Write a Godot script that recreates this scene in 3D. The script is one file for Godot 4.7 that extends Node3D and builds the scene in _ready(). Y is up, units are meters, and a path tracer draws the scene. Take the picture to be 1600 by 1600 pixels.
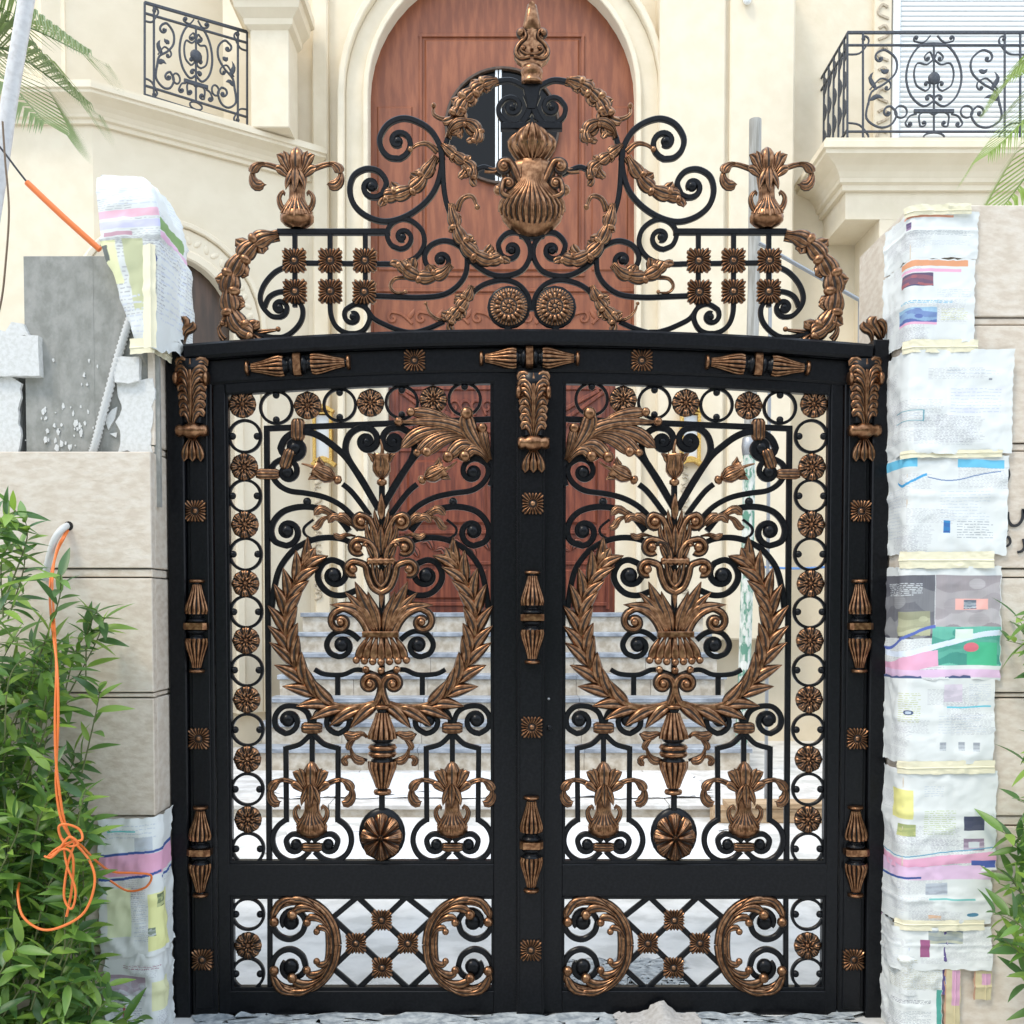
extends Node3D

const F := 1680.0
const UP := Vector3.UP
var CAM := Vector3(0, 1.6, 4.2)
var TILT := deg_to_rad(2.1)
var PO := Vector3.ZERO
var PU := Vector3.RIGHT
var PN := Vector3.BACK
var MPP := 0.0025
var ORG := Vector3.ZERO
var CUR: Node3D
var MIR := false
var UC := 0.0
var BT := 1.0
var mv := PackedVector3Array()
var mi := PackedInt32Array()
var mi2 := PackedInt32Array()
var muv := PackedVector2Array()
var M := {}
var SH := {}
var cnt := 0
var rng := RandomNumberGenerator.new()
var nz := FastNoiseLite.new()

# ---------------------------------------------------------------- points
func ray(px, py):
	var dx = (px - 800.0) / F
	var dy = (950.0 + F * tan(TILT) - py) / F
	return Vector3(dx, -sin(TILT) + dy * cos(TILT), -cos(TILT) - dy * sin(TILT))
func at(px, py, z):
	var d = ray(px, py)
	return CAM + d * ((z - CAM.z) / d.z)
func plane(o, u = Vector3.RIGHT):
	PO = o
	PU = u.normalized()
	PN = PU.cross(UP)
	MPP = (CAM.z - o.z) / F
func onp(px, py):
	var d = ray(px, py)
	var p = CAM + d * ((PO - CAM).dot(PN) / d.dot(PN)) - PO
	return Vector2(p.dot(PU), p.y)
func pts(flat):
	var a := PackedVector2Array()
	for i in range(0, flat.size(), 2):
		a.append(Vector2(flat[i], flat[i + 1]))
	return a
func toplane(a):
	var r := PackedVector2Array()
	for p in a:
		r.append(onp(p.x, p.y))
	return r
func smooth(a, sub = 5):
	if a.size() < 3:
		return a
	var r := PackedVector2Array()
	for i in a.size() - 1:
		var p0 = a[maxi(i - 1, 0)]
		var p3 = a[mini(i + 2, a.size() - 1)]
		for k in sub:
			var t = float(k) / sub
			r.append(a[i].cubic_interpolate(a[i + 1], p0, p3, t))
	r.append(a[a.size() - 1])
	return r
func gp(flat, sub = 5):
	return toplane(smooth(pts(flat), sub))
func spi(p, c):
	var ctr = Vector2(c[0], c[1])
	var l = p[p.size() - 1]
	var r0 = l.distance_to(ctr)
	var a0 = (l - ctr).angle()
	var dir = signf((l - ctr).cross(l - p[p.size() - 2]))
	var n = int(ceil(c[2] * 20))
	var r := PackedVector2Array()
	for k in range(1, n + 1):
		var t = float(k) / n
		var a = a0 + dir * TAU * c[2] * t
		r.append(ctr + Vector2.from_angle(a) * r0 * pow(c[3] / r0, t))
	return r
func mir(flat, ax):
	var r = flat.duplicate()
	for i in range(0, r.size(), 2):
		r[i] = 2.0 * ax - r[i]
	return r
func resample(a, n):
	var l := [0.0]
	for i in a.size() - 1:
		l.append(l[i] + a[i].distance_to(a[i + 1]))
	var r := PackedVector2Array()
	var j := 0
	for k in n:
		var s = l[l.size() - 1] * k / (n - 1.0)
		while j < a.size() - 2 and l[j + 1] < s:
			j += 1
		r.append(a[j].lerp(a[j + 1], clampf((s - l[j]) / maxf(l[j + 1] - l[j], 1e-9), 0, 1)))
	return r
func pt(u, v, w):
	if MIR:
		u = 2.0 * UC - u
	return PO + PU * u + UP * v + PN * w - ORG

# ---------------------------------------------------------------- meshes
func grid(rows, closed = false, dark = {}):
	var b = mv.size()
	var m = rows[0].size()
	for r in rows:
		mv.append_array(r)
	var q = m if closed else m - 1
	for i in rows.size() - 1:
		for j in q:
			var a = b + i * m + j
			var c = b + i * m + (j + 1) % m
			if dark.has(j):
				mi2.append_array(PackedInt32Array([a, a + m, c, c, a + m, c + m]))
			else:
				mi.append_array(PackedInt32Array([a, a + m, c, c, a + m, c + m]))
func fan(ring):
	var b = mv.size()
	var c = Vector3.ZERO
	for p in ring:
		c += p
	mv.append(c / ring.size())
	mv.append_array(PackedVector3Array(ring))
	for i in ring.size():
		mi.append_array(PackedInt32Array([b, b + 1 + i, b + 1 + (i + 1) % ring.size()]))
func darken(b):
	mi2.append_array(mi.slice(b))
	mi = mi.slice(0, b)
func mesh_now():
	var n := PackedVector3Array()
	n.resize(mv.size())
	var all := mi.duplicate()
	all.append_array(mi2)
	var first := mi.size()
	for i in range(0, all.size(), 3):
		if MIR:
			var t = all[i + 1]
			all[i + 1] = all[i + 2]
			all[i + 2] = t
		var a = all[i]
		var b = all[i + 1]
		var c = all[i + 2]
		var f = (mv[c] - mv[a]).cross(mv[b] - mv[a])
		n[a] += f
		n[b] += f
		n[c] += f
	for i in n.size():
		n[i] = n[i].normalized() if n[i].length_squared() > 1e-24 else Vector3.BACK
	var arr := []
	arr.resize(Mesh.ARRAY_MAX)
	arr[Mesh.ARRAY_VERTEX] = mv
	arr[Mesh.ARRAY_NORMAL] = n
	arr[Mesh.ARRAY_INDEX] = all.slice(0, first)
	if muv.size() == mv.size():
		arr[Mesh.ARRAY_TEX_UV] = muv
	var m := ArrayMesh.new()
	m.add_surface_from_arrays(Mesh.PRIMITIVE_TRIANGLES, arr)
	if all.size() > first:
		arr[Mesh.ARRAY_INDEX] = all.slice(first)
		m.add_surface_from_arrays(Mesh.PRIMITIVE_TRIANGLES, arr)
		mi2 = PackedInt32Array()
	mv = PackedVector3Array()
	mi = PackedInt32Array()
	muv = PackedVector2Array()
	return m
func put(nm, mesh, mat, parent = null, pos = Vector3.ZERO):
	var o := MeshInstance3D.new()
	o.name = nm
	o.mesh = mesh
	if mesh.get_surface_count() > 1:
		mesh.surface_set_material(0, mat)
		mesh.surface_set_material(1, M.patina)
	else:
		o.material_override = mat
	o.position = pos
	(parent if parent else CUR).add_child(o, true)
	return o
func emit(nm, mat, parent = null):
	return put(nm, mesh_now(), mat, parent)
func thing(nm, label, category, group = "", pos = Vector3.ZERO):
	var o := Node3D.new()
	o.name = nm
	add_child(o, true)
	o.position = pos
	meta(o, label, category, group)
	CUR = o
	ORG = pos
	return o
func meta(o, label, category, group = ""):
	o.set_meta("label", label)
	o.set_meta("category", category)
	if group:
		o.set_meta("group", group)
func jit():
	cnt += 1
	return (cnt % 19) * 0.00021

# swept flat bar with chamfered edges, path in plane coordinates, width and depth in photo units of that plane
func bar(p, wp, dp, wc = 0.0, t0 = 1.0, t1 = 1.0, caps = true):
	wc += jit()
	var n = p.size()
	var rings := []
	for i in n:
		var tg = (p[mini(i + 1, n - 1)] - p[maxi(i - 1, 0)]).normalized()
		var nn = Vector2(-tg.y, tg.x)
		var k = lerpf(t0, t1, float(i) / (n - 1))
		var a = wp * MPP * 0.5 * k
		var b = dp * MPP * 0.5
		var c = minf(a, b) * 0.34
		var ring := PackedVector3Array()
		for s in [[a, b - c], [a - c, b], [c - a, b], [-a, b - c], [-a, c - b], [c - a, -b], [a - c, -b], [a, c - b]]:
			var q = p[i] + nn * s[0]
			ring.append(pt(q.x, q.y, wc + s[1]))
		rings.append(ring)
	for k in 8:
		var rows := []
		for r in rings:
			rows.append(PackedVector3Array([r[k], r[(k + 1) % 8]]))
		grid(rows)
	if caps:
		fan(rings[0])
		fan(rings[n - 1])
func box(u0, v0, u1, v1, w0, w1, ch = 0.0):
	if u1 < u0:
		var t = u0
		u0 = u1
		u1 = t
	if v1 < v0:
		var t2 = v0
		v0 = v1
		v1 = t2
	var c = minf(ch, minf(u1 - u0, v1 - v0) * 0.3)
	var back := [pt(u0, v0, w0), pt(u1, v0, w0), pt(u1, v1, w0), pt(u0, v1, w0)]
	var mid := [pt(u0, v0, w1 - c), pt(u1, v0, w1 - c), pt(u1, v1, w1 - c), pt(u0, v1, w1 - c)]
	var fr := [pt(u0 + c, v0 + c, w1), pt(u1 - c, v0 + c, w1), pt(u1 - c, v1 - c, w1), pt(u0 + c, v1 - c, w1)]
	fan(back)
	fan(fr)
	for k in 4:
		var j = (k + 1) % 4
		grid([PackedVector3Array([back[k], back[j]]), PackedVector3Array([mid[k], mid[j]])])
		if c > 0.0:
			grid([PackedVector3Array([mid[k], mid[j]]), PackedVector3Array([fr[k], fr[j]])])
func pbox(x0, y0, x1, y1, w0, w1, ch = 0.003):
	var a = onp(x0, y0)
	var b = onp(x1, y1)
	box(a.x, a.y, b.x, b.y, w0, w1, ch)
func wbox(a, b, ch = 0.0):
	plane(Vector3.ZERO)
	box(a.x, a.y, b.x, b.y, minf(a.z, b.z), maxf(a.z, b.z), ch)
func blob(c, w, ru, rv, rw, nu = 12, nv = 7, ang = 0.0):
	var rows := []
	for i in nv + 1:
		var th = PI * i / nv
		var r := PackedVector3Array()
		for j in nu:
			var ph = TAU * j / nu
			var q = Vector2(sin(th) * cos(ph) * ru, cos(th) * rv).rotated(ang)
			r.append(pt(c.x + q.x, c.y + q.y, w + sin(th) * sin(ph) * rw))
		rows.append(r)
	grid(rows, true)
func pblob(px, py, w, r, rw = -1.0, rv = -1.0, ang = 0.0, nu = 12, nv = 7):
	blob(onp(px, py), w, r * MPP, (rv if rv > 0 else r) * MPP, (rw if rw > 0 else r) * MPP, nu, nv, ang)
# solid turned about an axis in the plane; prof = [t, radius in photo units]...
func turned(a, b, prof, w0, flutes = 0, amp = 0.0, seg = 18, dep = 1.0):
	var ax = (b - a).normalized()
	var nn = Vector2(-ax.y, ax.x)
	var rows := []
	for q in prof:
		var c = a.lerp(b, q[0])
		var r := PackedVector3Array()
		for j in seg:
			var ph = TAU * j / seg
			var rr = q[1] * MPP * (1.0 + amp * cos(flutes * ph))
			var e = c + nn * cos(ph) * rr
			r.append(pt(e.x, e.y, w0 + sin(ph) * rr * dep))
		rows.append(r)
	var dark := {}
	if flutes > 5:
		for j in seg:
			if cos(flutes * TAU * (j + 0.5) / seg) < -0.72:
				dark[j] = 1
	grid(rows, true, dark)
func tpos(a, b, prof, w0, dep, t, ph):
	var i := 0
	while i < prof.size() - 2 and prof[i + 1][0] < t:
		i += 1
	var r = lerpf(prof[i][1], prof[i + 1][1], clampf((t - prof[i][0]) / maxf(prof[i + 1][0] - prof[i][0], 1e-6), 0.0, 1.0)) * MPP
	var ax = (b - a).normalized()
	var e = a.lerp(b, t) + Vector2(-ax.y, ax.x) * cos(ph) * r
	return Vector3(e.x, e.y, w0 + sin(ph) * r * dep)
# tube through 3-D points in plane coordinates
func tube(p, r, seg = 6, r1 = -1.0, flat = 1.0):
	var n = p.size()
	var rows := []
	var side = Vector3.ZERO
	for i in n:
		var tg = (p[mini(i + 1, n - 1)] - p[maxi(i - 1, 0)]).normalized()
		if i == 0:
			side = tg.cross(Vector3.BACK if absf(tg.z) < 0.9 else Vector3.RIGHT).normalized()
		else:
			side = (side - tg * side.dot(tg)).normalized()
		var up = side.cross(tg)
		var rr = r[i] if r is Array else (r if r1 < 0.0 else lerpf(r, r1, float(i) / (n - 1)))
		var row := PackedVector3Array()
		for j in seg:
			var ph = TAU * j / seg
			var q = p[i] + (side * cos(ph) + up * sin(ph) * flat) * rr
			row.append(pt(q.x, q.y, q.z))
		rows.append(row)
	grid(rows, true)
	fan(rows[0])
	fan(rows[n - 1])
func curve3(list, sub = 6):
	var r := PackedVector3Array()
	for i in list.size() - 1:
		var p0 = list[maxi(i - 1, 0)]
		var p3 = list[mini(i + 2, list.size() - 1)]
		for k in sub:
			r.append(list[i].cubic_interpolate(list[i + 1], p0, p3, float(k) / sub))
	r.append(list[list.size() - 1])
	return r
func shape_at(t, prof):
	if prof == 0:
		return maxf(0.05, pow(sin(PI * clampf(pow(t, 0.85), 0.0, 1.0)), 0.75) * (1.0 - 0.25 * t) + 0.12 * (1.0 - t))
	if prof == 1:
		return maxf(0.05, (0.34 + 0.66 * smoothstep(0.0, 0.7, t)) * sqrt(maxf(0.0, 1.0 - pow(maxf(0.0, (t - 0.72) / 0.28), 2.0))))
	return maxf(0.08, (1.0 - 0.55 * t) * sqrt(maxf(0.0, 1.0 - pow(maxf(0.0, (t - 0.85) / 0.15), 2.0))))
# domed, grooved leaf of metal along a path
func blade(path, wp, w0, rise, prof = 0, curl = 0.0, veins = 1, n = 11, tone = true):
	var p = resample(path, n)
	var rows := []
	for i in n:
		var t = i / (n - 1.0)
		var tg = (p[mini(i + 1, n - 1)] - p[maxi(i - 1, 0)]).normalized()
		var nn = Vector2(-tg.y, tg.x)
		var hw = wp * MPP * 0.5 * shape_at(t, prof)
		var lift = w0 + curl * t * t
		var row := PackedVector3Array()
		var ks = [6, 12, 16][veins]
		for k in ks + 1:
			var u = -1.0 + 2.0 * k / ks
			var z = sqrt(maxf(0.0, 1.0 - u * u * 0.96)) * rise * (0.35 + 0.65 * sin(PI * minf(1.0, 0.12 + t * 0.9)))
			z -= rise * 0.5 * (0.5 + 0.5 * cos(u * TAU * veins)) * (1.0 - 0.6 * absf(u)) * (1.0 - t * 0.7)
			var q = p[i] + nn * u * hw
			row.append(pt(q.x, q.y, lift + z))
		for u in [0.7, -0.7]:
			var q2 = p[i] + nn * u * hw
			row.append(pt(q2.x, q2.y, lift - 0.004))
		rows.append(row)
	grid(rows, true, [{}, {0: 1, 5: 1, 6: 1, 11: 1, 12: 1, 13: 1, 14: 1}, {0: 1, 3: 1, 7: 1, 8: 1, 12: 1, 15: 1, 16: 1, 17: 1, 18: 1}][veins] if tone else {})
func plate(poly, w0, w1, uvbox = null):
	var tri = Geometry2D.triangulate_polygon(poly)
	for s in 2:
		var b = mv.size()
		for p in poly:
			mv.append(pt(p.x, p.y, w1 if s == 0 else w0))
		for i in tri:
			mi.append(b + i)
	for i in poly.size():
		var a = poly[i]
		var c = poly[(i + 1) % poly.size()]
		grid([PackedVector3Array([pt(a.x, a.y, w0), pt(c.x, c.y, w0)]), PackedVector3Array([pt(a.x, a.y, w1), pt(c.x, c.y, w1)])])
# round relief: height(r, ang) and edge(ang), radius in metres, about the local origin
func relief(edge: Callable, height: Callable, na, nr, dark = null, core = -1.0):
	var rows := []
	for i in nr + 2:
		var t = minf(1.0, float(i) / nr)
		var row := PackedVector3Array()
		for j in na:
			var a = TAU * j / na
			var r = edge.call(a) * t
			if core > 0.0:
				r = lerpf(core * t, r, smoothstep(0.25, 0.6, t))
			row.append(Vector3(cos(a) * r, sin(a) * r, height.call(t, a) if i <= nr else -0.006))
		rows.append(row)
	if dark == null:
		grid(rows, true)
	else:
		var b = mv.size()
		for r in rows:
			mv.append_array(r)
		for i in rows.size() - 1:
			for j in na:
				var a = b + i * na + j
				var c = b + i * na + (j + 1) % na
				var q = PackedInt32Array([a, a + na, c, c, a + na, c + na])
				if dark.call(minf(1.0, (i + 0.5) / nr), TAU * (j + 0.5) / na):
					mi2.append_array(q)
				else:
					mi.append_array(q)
	return mesh_now()

# ---------------------------------------------------------------- materials
func lin(r, g, b):
	return Color(r, g, b).linear_to_srgb()
func mat(nm, c, rough, metal = 0.0, spec = 0.5):
	var m := StandardMaterial3D.new()
	m.resource_name = nm
	m.albedo_color = c
	m.roughness = rough
	m.metallic = metal
	m.metallic_specular = spec
	m.cull_mode = BaseMaterial3D.CULL_DISABLED
	M[nm] = m
	return m
func noise_tex(freq, ramp, octaves = 6, sd = 1, size = 512, normal = -1.0, kind = FastNoiseLite.TYPE_SIMPLEX_SMOOTH):
	var n := FastNoiseLite.new()
	n.noise_type = kind
	n.seed = sd
	n.frequency = freq
	n.fractal_octaves = octaves
	n.fractal_gain = 0.55
	var t := NoiseTexture2D.new()
	t.width = size
	t.height = size
	t.seamless = true
	t.noise = n
	if normal > 0.0:
		t.as_normal_map = true
		t.bump_strength = normal
	elif ramp:
		var g := Gradient.new()
		g.offsets = PackedFloat32Array(ramp[0])
		g.colors = PackedColorArray(ramp[1])
		t.color_ramp = g
	return t
# mottled material laid on by world position: three colours, scale per metre
func mottle(nm, c0, c1, c2, freq, scale, rough, bump = 0.0, metal = 0.0, sd = 1, spec = 0.5, stops = [0.25, 0.5, 0.75], oct = 6):
	var m = mat(nm, Color.WHITE, rough, metal, spec)
	m.albedo_texture = noise_tex(freq, [stops, [c0, c1, c2]], oct, sd)
	m.uv1_triplanar = true
	m.uv1_world_triplanar = true
	m.uv1_scale = scale if scale is Vector3 else Vector3.ONE * scale
	if bump > 0.0:
		m.normal_enabled = true
		m.normal_texture = noise_tex(freq * 2.2, null, 5, sd + 7, 512, bump * 8.0)
		m.normal_scale = 1.0
	return m

# ---------------------------------------------------------------- gate ornaments
func scr(flat, wpx = 9.0, ce = null, cs = null, dpx = 9.0, eye = 7.0, nm = "scroll_bar", parent = null):
	var p = smooth(pts(flat))
	if ce:
		p.append_array(spi(p, ce))
	if cs:
		p.reverse()
		p.append_array(spi(p, cs))
		p.reverse()
	bar(toplane(p), wpx * BT, dpx)
	for c in [ce, cs]:
		if c and eye > 0.0:
			pblob(c[0], c[1], 0.002, eye, eye * 0.85)
	return emit(nm, M.black, parent)
func straight(x0, y0, x1, y1, wpx = 9.0, dpx = 8.0, nm = "bar", parent = null):
	bar(gp([x0, y0, x1, y1]), wpx * BT, dpx)
	return emit(nm, M.black, parent)
func ros(mesh_key, px, py, w, nm = "rosette", parent = null, turn = 0.0, k = 1.0):
	var q = onp(px, py)
	var o = put(nm, SH[mesh_key], M.bronze, parent, pt(q.x, q.y, w))
	o.rotation.z = turn
	o.scale = Vector3.ONE * k
	return o
func make_shared():
	plane(Vector3.ZERO)
	ORG = Vector3.ZERO
	MIR = false
	var s := 0.0025
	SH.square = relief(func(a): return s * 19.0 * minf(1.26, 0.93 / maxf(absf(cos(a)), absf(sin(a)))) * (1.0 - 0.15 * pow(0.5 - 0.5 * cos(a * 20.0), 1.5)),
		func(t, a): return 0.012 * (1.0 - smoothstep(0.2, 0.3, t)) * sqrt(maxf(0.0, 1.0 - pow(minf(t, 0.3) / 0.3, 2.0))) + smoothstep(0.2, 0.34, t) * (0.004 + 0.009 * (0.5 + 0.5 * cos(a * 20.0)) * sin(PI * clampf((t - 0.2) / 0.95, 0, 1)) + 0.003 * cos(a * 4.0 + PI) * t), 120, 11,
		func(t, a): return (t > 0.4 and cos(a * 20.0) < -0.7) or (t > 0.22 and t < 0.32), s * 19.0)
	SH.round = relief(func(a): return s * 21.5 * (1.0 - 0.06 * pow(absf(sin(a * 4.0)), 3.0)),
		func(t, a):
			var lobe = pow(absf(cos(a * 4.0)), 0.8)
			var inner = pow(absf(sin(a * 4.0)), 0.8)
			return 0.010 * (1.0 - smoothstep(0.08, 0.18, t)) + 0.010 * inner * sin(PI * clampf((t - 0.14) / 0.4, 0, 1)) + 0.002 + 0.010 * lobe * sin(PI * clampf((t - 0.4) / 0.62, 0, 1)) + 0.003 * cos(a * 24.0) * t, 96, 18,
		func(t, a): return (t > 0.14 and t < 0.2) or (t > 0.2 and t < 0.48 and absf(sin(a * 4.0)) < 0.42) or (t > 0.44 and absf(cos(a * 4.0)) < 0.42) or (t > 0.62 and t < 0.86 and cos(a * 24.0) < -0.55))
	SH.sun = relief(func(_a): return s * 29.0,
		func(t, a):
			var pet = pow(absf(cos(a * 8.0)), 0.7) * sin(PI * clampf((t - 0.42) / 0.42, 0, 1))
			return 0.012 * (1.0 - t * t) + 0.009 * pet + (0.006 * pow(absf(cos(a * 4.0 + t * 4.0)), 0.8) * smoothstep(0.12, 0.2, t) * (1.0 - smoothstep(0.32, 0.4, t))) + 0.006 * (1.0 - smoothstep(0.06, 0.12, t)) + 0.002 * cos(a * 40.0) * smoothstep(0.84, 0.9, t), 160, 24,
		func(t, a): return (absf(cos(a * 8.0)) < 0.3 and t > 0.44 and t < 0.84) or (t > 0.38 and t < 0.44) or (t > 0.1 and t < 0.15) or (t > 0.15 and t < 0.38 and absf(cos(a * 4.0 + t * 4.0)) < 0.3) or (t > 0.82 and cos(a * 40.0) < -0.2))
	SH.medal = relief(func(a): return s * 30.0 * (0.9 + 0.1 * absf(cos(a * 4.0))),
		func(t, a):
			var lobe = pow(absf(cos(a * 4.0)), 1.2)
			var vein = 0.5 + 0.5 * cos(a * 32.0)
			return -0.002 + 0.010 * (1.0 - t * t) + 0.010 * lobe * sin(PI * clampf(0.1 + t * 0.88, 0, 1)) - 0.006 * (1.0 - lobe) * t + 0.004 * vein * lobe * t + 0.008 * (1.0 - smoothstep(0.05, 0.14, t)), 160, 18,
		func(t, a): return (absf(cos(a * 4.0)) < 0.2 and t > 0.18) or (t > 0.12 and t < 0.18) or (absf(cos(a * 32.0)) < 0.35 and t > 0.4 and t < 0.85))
	# ring of bar, 27 units outside
	var p := PackedVector2Array()
	for i in 37:
		p.append(Vector2.from_angle(TAU * i / 36.0) * s * 24.5)
	MPP = s
	cnt = 0
	bar(p, 4.6, 7.0, 0.0, 1.0, 1.0, false)
	SH.ring = mesh_now()
	blob(Vector2.ZERO, 0.0, s * 5.6, s * 5.6, s * 5.6, 12, 8)
	SH.stud = mesh_now()
	blob(Vector2.ZERO, 0.0, s * 21.5, s * 21.5, s * 3.0, 28, 8)
	SH.disc = mesh_now()
# two fluted vases base to base round a square block; from a to b in photo units
func baluster(xa, ya, xb, yb, w0, parent = null, kw = 1.2):
	var a = onp(xa, ya)
	var b = onp(xb, yb)
	var body = [[0.0, 6.5], [0.03, 6.5], [0.04, 4.6], [0.09, 5.0], [0.2, 8.6], [0.3, 12.4], [0.36, 12.6], [0.39, 9.0], [0.41, 7.4], [0.43, 12.0], [0.455, 12.5], [0.46, 9.0], [0.54, 9.0], [0.545, 12.5], [0.57, 12.0], [0.59, 7.4], [0.61, 9.0], [0.64, 12.6], [0.7, 12.4], [0.8, 8.6], [0.91, 5.0], [0.96, 4.6], [0.97, 6.5], [1.0, 6.5]]
	for q in body:
		q[1] *= kw
	turned(a, b, body, w0, 0, 0.0, 16)
	var root = emit("baluster", M.black, parent)
	# gilt flutes
	for side in [0, 1]:
		for k in 7:
			var th = PI * (k + 0.5) / 7.0
			var ax = (b - a).normalized()
			var nn = Vector2(-ax.y, ax.x)
			var l := []
			for q in [[0.055, 5.2], [0.1, 6.3], [0.16, 8.2], [0.22, 10.6], [0.28, 13.0], [0.33, 14.0], [0.365, 12.8]]:
				var c = a.lerp(b, q[0] if side == 0 else 1.0 - q[0])
				var e = c + nn * cos(th) * q[1] * MPP * 0.96 * kw
				l.append(Vector3(e.x, e.y, w0 + sin(th) * q[1] * MPP * 0.96 * kw))
			tube(l, MPP * 1.1 * kw, 5, MPP * 2.7 * kw)
		emit("fluting", M.bronze, root)
		var c0 = 0.0 if side == 0 else 0.965
		turned(a.lerp(b, c0), a.lerp(b, c0 + 0.035), [[0.0, 0.1], [0.0, 9.6 * kw], [0.5, 10.4 * kw], [1.0, 9.6 * kw], [1.0, 0.1]], w0, 0, 0.0, 14)
		emit("end_cap", M.bronze, root)
	# block
	var m0 = a.lerp(b, 0.465)
	var m1 = a.lerp(b, 0.535)
	bar(PackedVector2Array([m0, m1]), 30.0 * kw, 25.0 * kw, w0)
	emit("centre_block", M.bronze, root)
	return root
# grooved collar
func collar(x, y, len_, thick, turn, w0 = 0.0, nm = "collar"):
	var c = Vector2(x, y)
	var d = Vector2.from_angle(turn) * len_ * 0.5
	turned(onp(c.x - d.x, c.y - d.y), onp(c.x + d.x, c.y + d.y), [[0.0, 0.1], [0.0, thick * 0.36], [0.16, thick * 0.5], [0.84, thick * 0.5], [1.0, thick * 0.36], [1.0, 0.1]], w0, 9, 0.09, 54)
	return emit(nm, M.bronze)
# leafy garland wrapped round a bar: overlapping acanthus shells with rolled tips
func garland(flat, wpx, n, nm = "acanthus_garland", lift = 0.006, out = 0.5):
	wpx *= 1.08
	n += 1
	var p = resample(gp(flat), 41)
	blade(p, wpx * 0.5, lift, 0.014, 2, 0.0, 2, 24)
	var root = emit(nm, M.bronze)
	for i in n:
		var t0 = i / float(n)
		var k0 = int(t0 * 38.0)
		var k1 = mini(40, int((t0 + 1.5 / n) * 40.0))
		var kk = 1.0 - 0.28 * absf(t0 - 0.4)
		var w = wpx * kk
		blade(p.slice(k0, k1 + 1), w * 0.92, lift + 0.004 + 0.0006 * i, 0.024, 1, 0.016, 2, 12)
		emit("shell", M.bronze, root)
		var e = p[k1]
		var tg = (p[k1] - p[maxi(0, k1 - 2)]).normalized()
		var nn = Vector2(-tg.y, tg.x)
		var s = 1.0 if i % 2 else -1.0
		for s2 in [s, -s]:
			var c = p[mini(40, k0 + (6 if s2 == s else 3))]
			var l = w * MPP * (1.05 if s2 == s else 0.8)
			var d1 = tg.rotated(s2 * out * 0.7)
			var d2 = tg.rotated(s2 * (out + 0.85))
			var q := PackedVector2Array([c, c + d1 * l * 0.5, c + d1 * l * 0.72 + d2 * l * 0.22, c + d1 * l * 0.7 + d2 * l * 0.42])
			blade(smooth(q), w * 0.56, lift + 0.002, 0.015, 1, 0.012, 1, 9)
			emit("side_lobe", M.bronze, root)
		var e2 = e + nn * s * w * 0.2 * MPP - tg * w * 0.12 * MPP
		blob(e2, lift + 0.020, w * 0.27 * MPP, w * 0.20 * MPP, w * 0.20 * MPP, 12, 8, tg.angle() + PI * 0.5)
		emit("rolled_tip", M.bronze, root)
	return root
func hook(flat, wpx, nm = "curled_leaf", lift = 0.004, parent = null):
	var p = gp(flat)
	blade(p, wpx, lift, 0.012, 2, 0.006, 1, 16)
	var o = emit(nm, M.bronze, parent)
	var e = p[p.size() - 1]
	blob(e, lift + 0.012, wpx * MPP * 0.42, wpx * MPP * 0.42, wpx * MPP * 0.42, 10, 6)
	emit("leaf_tip", M.bronze, o)
	return o
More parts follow.
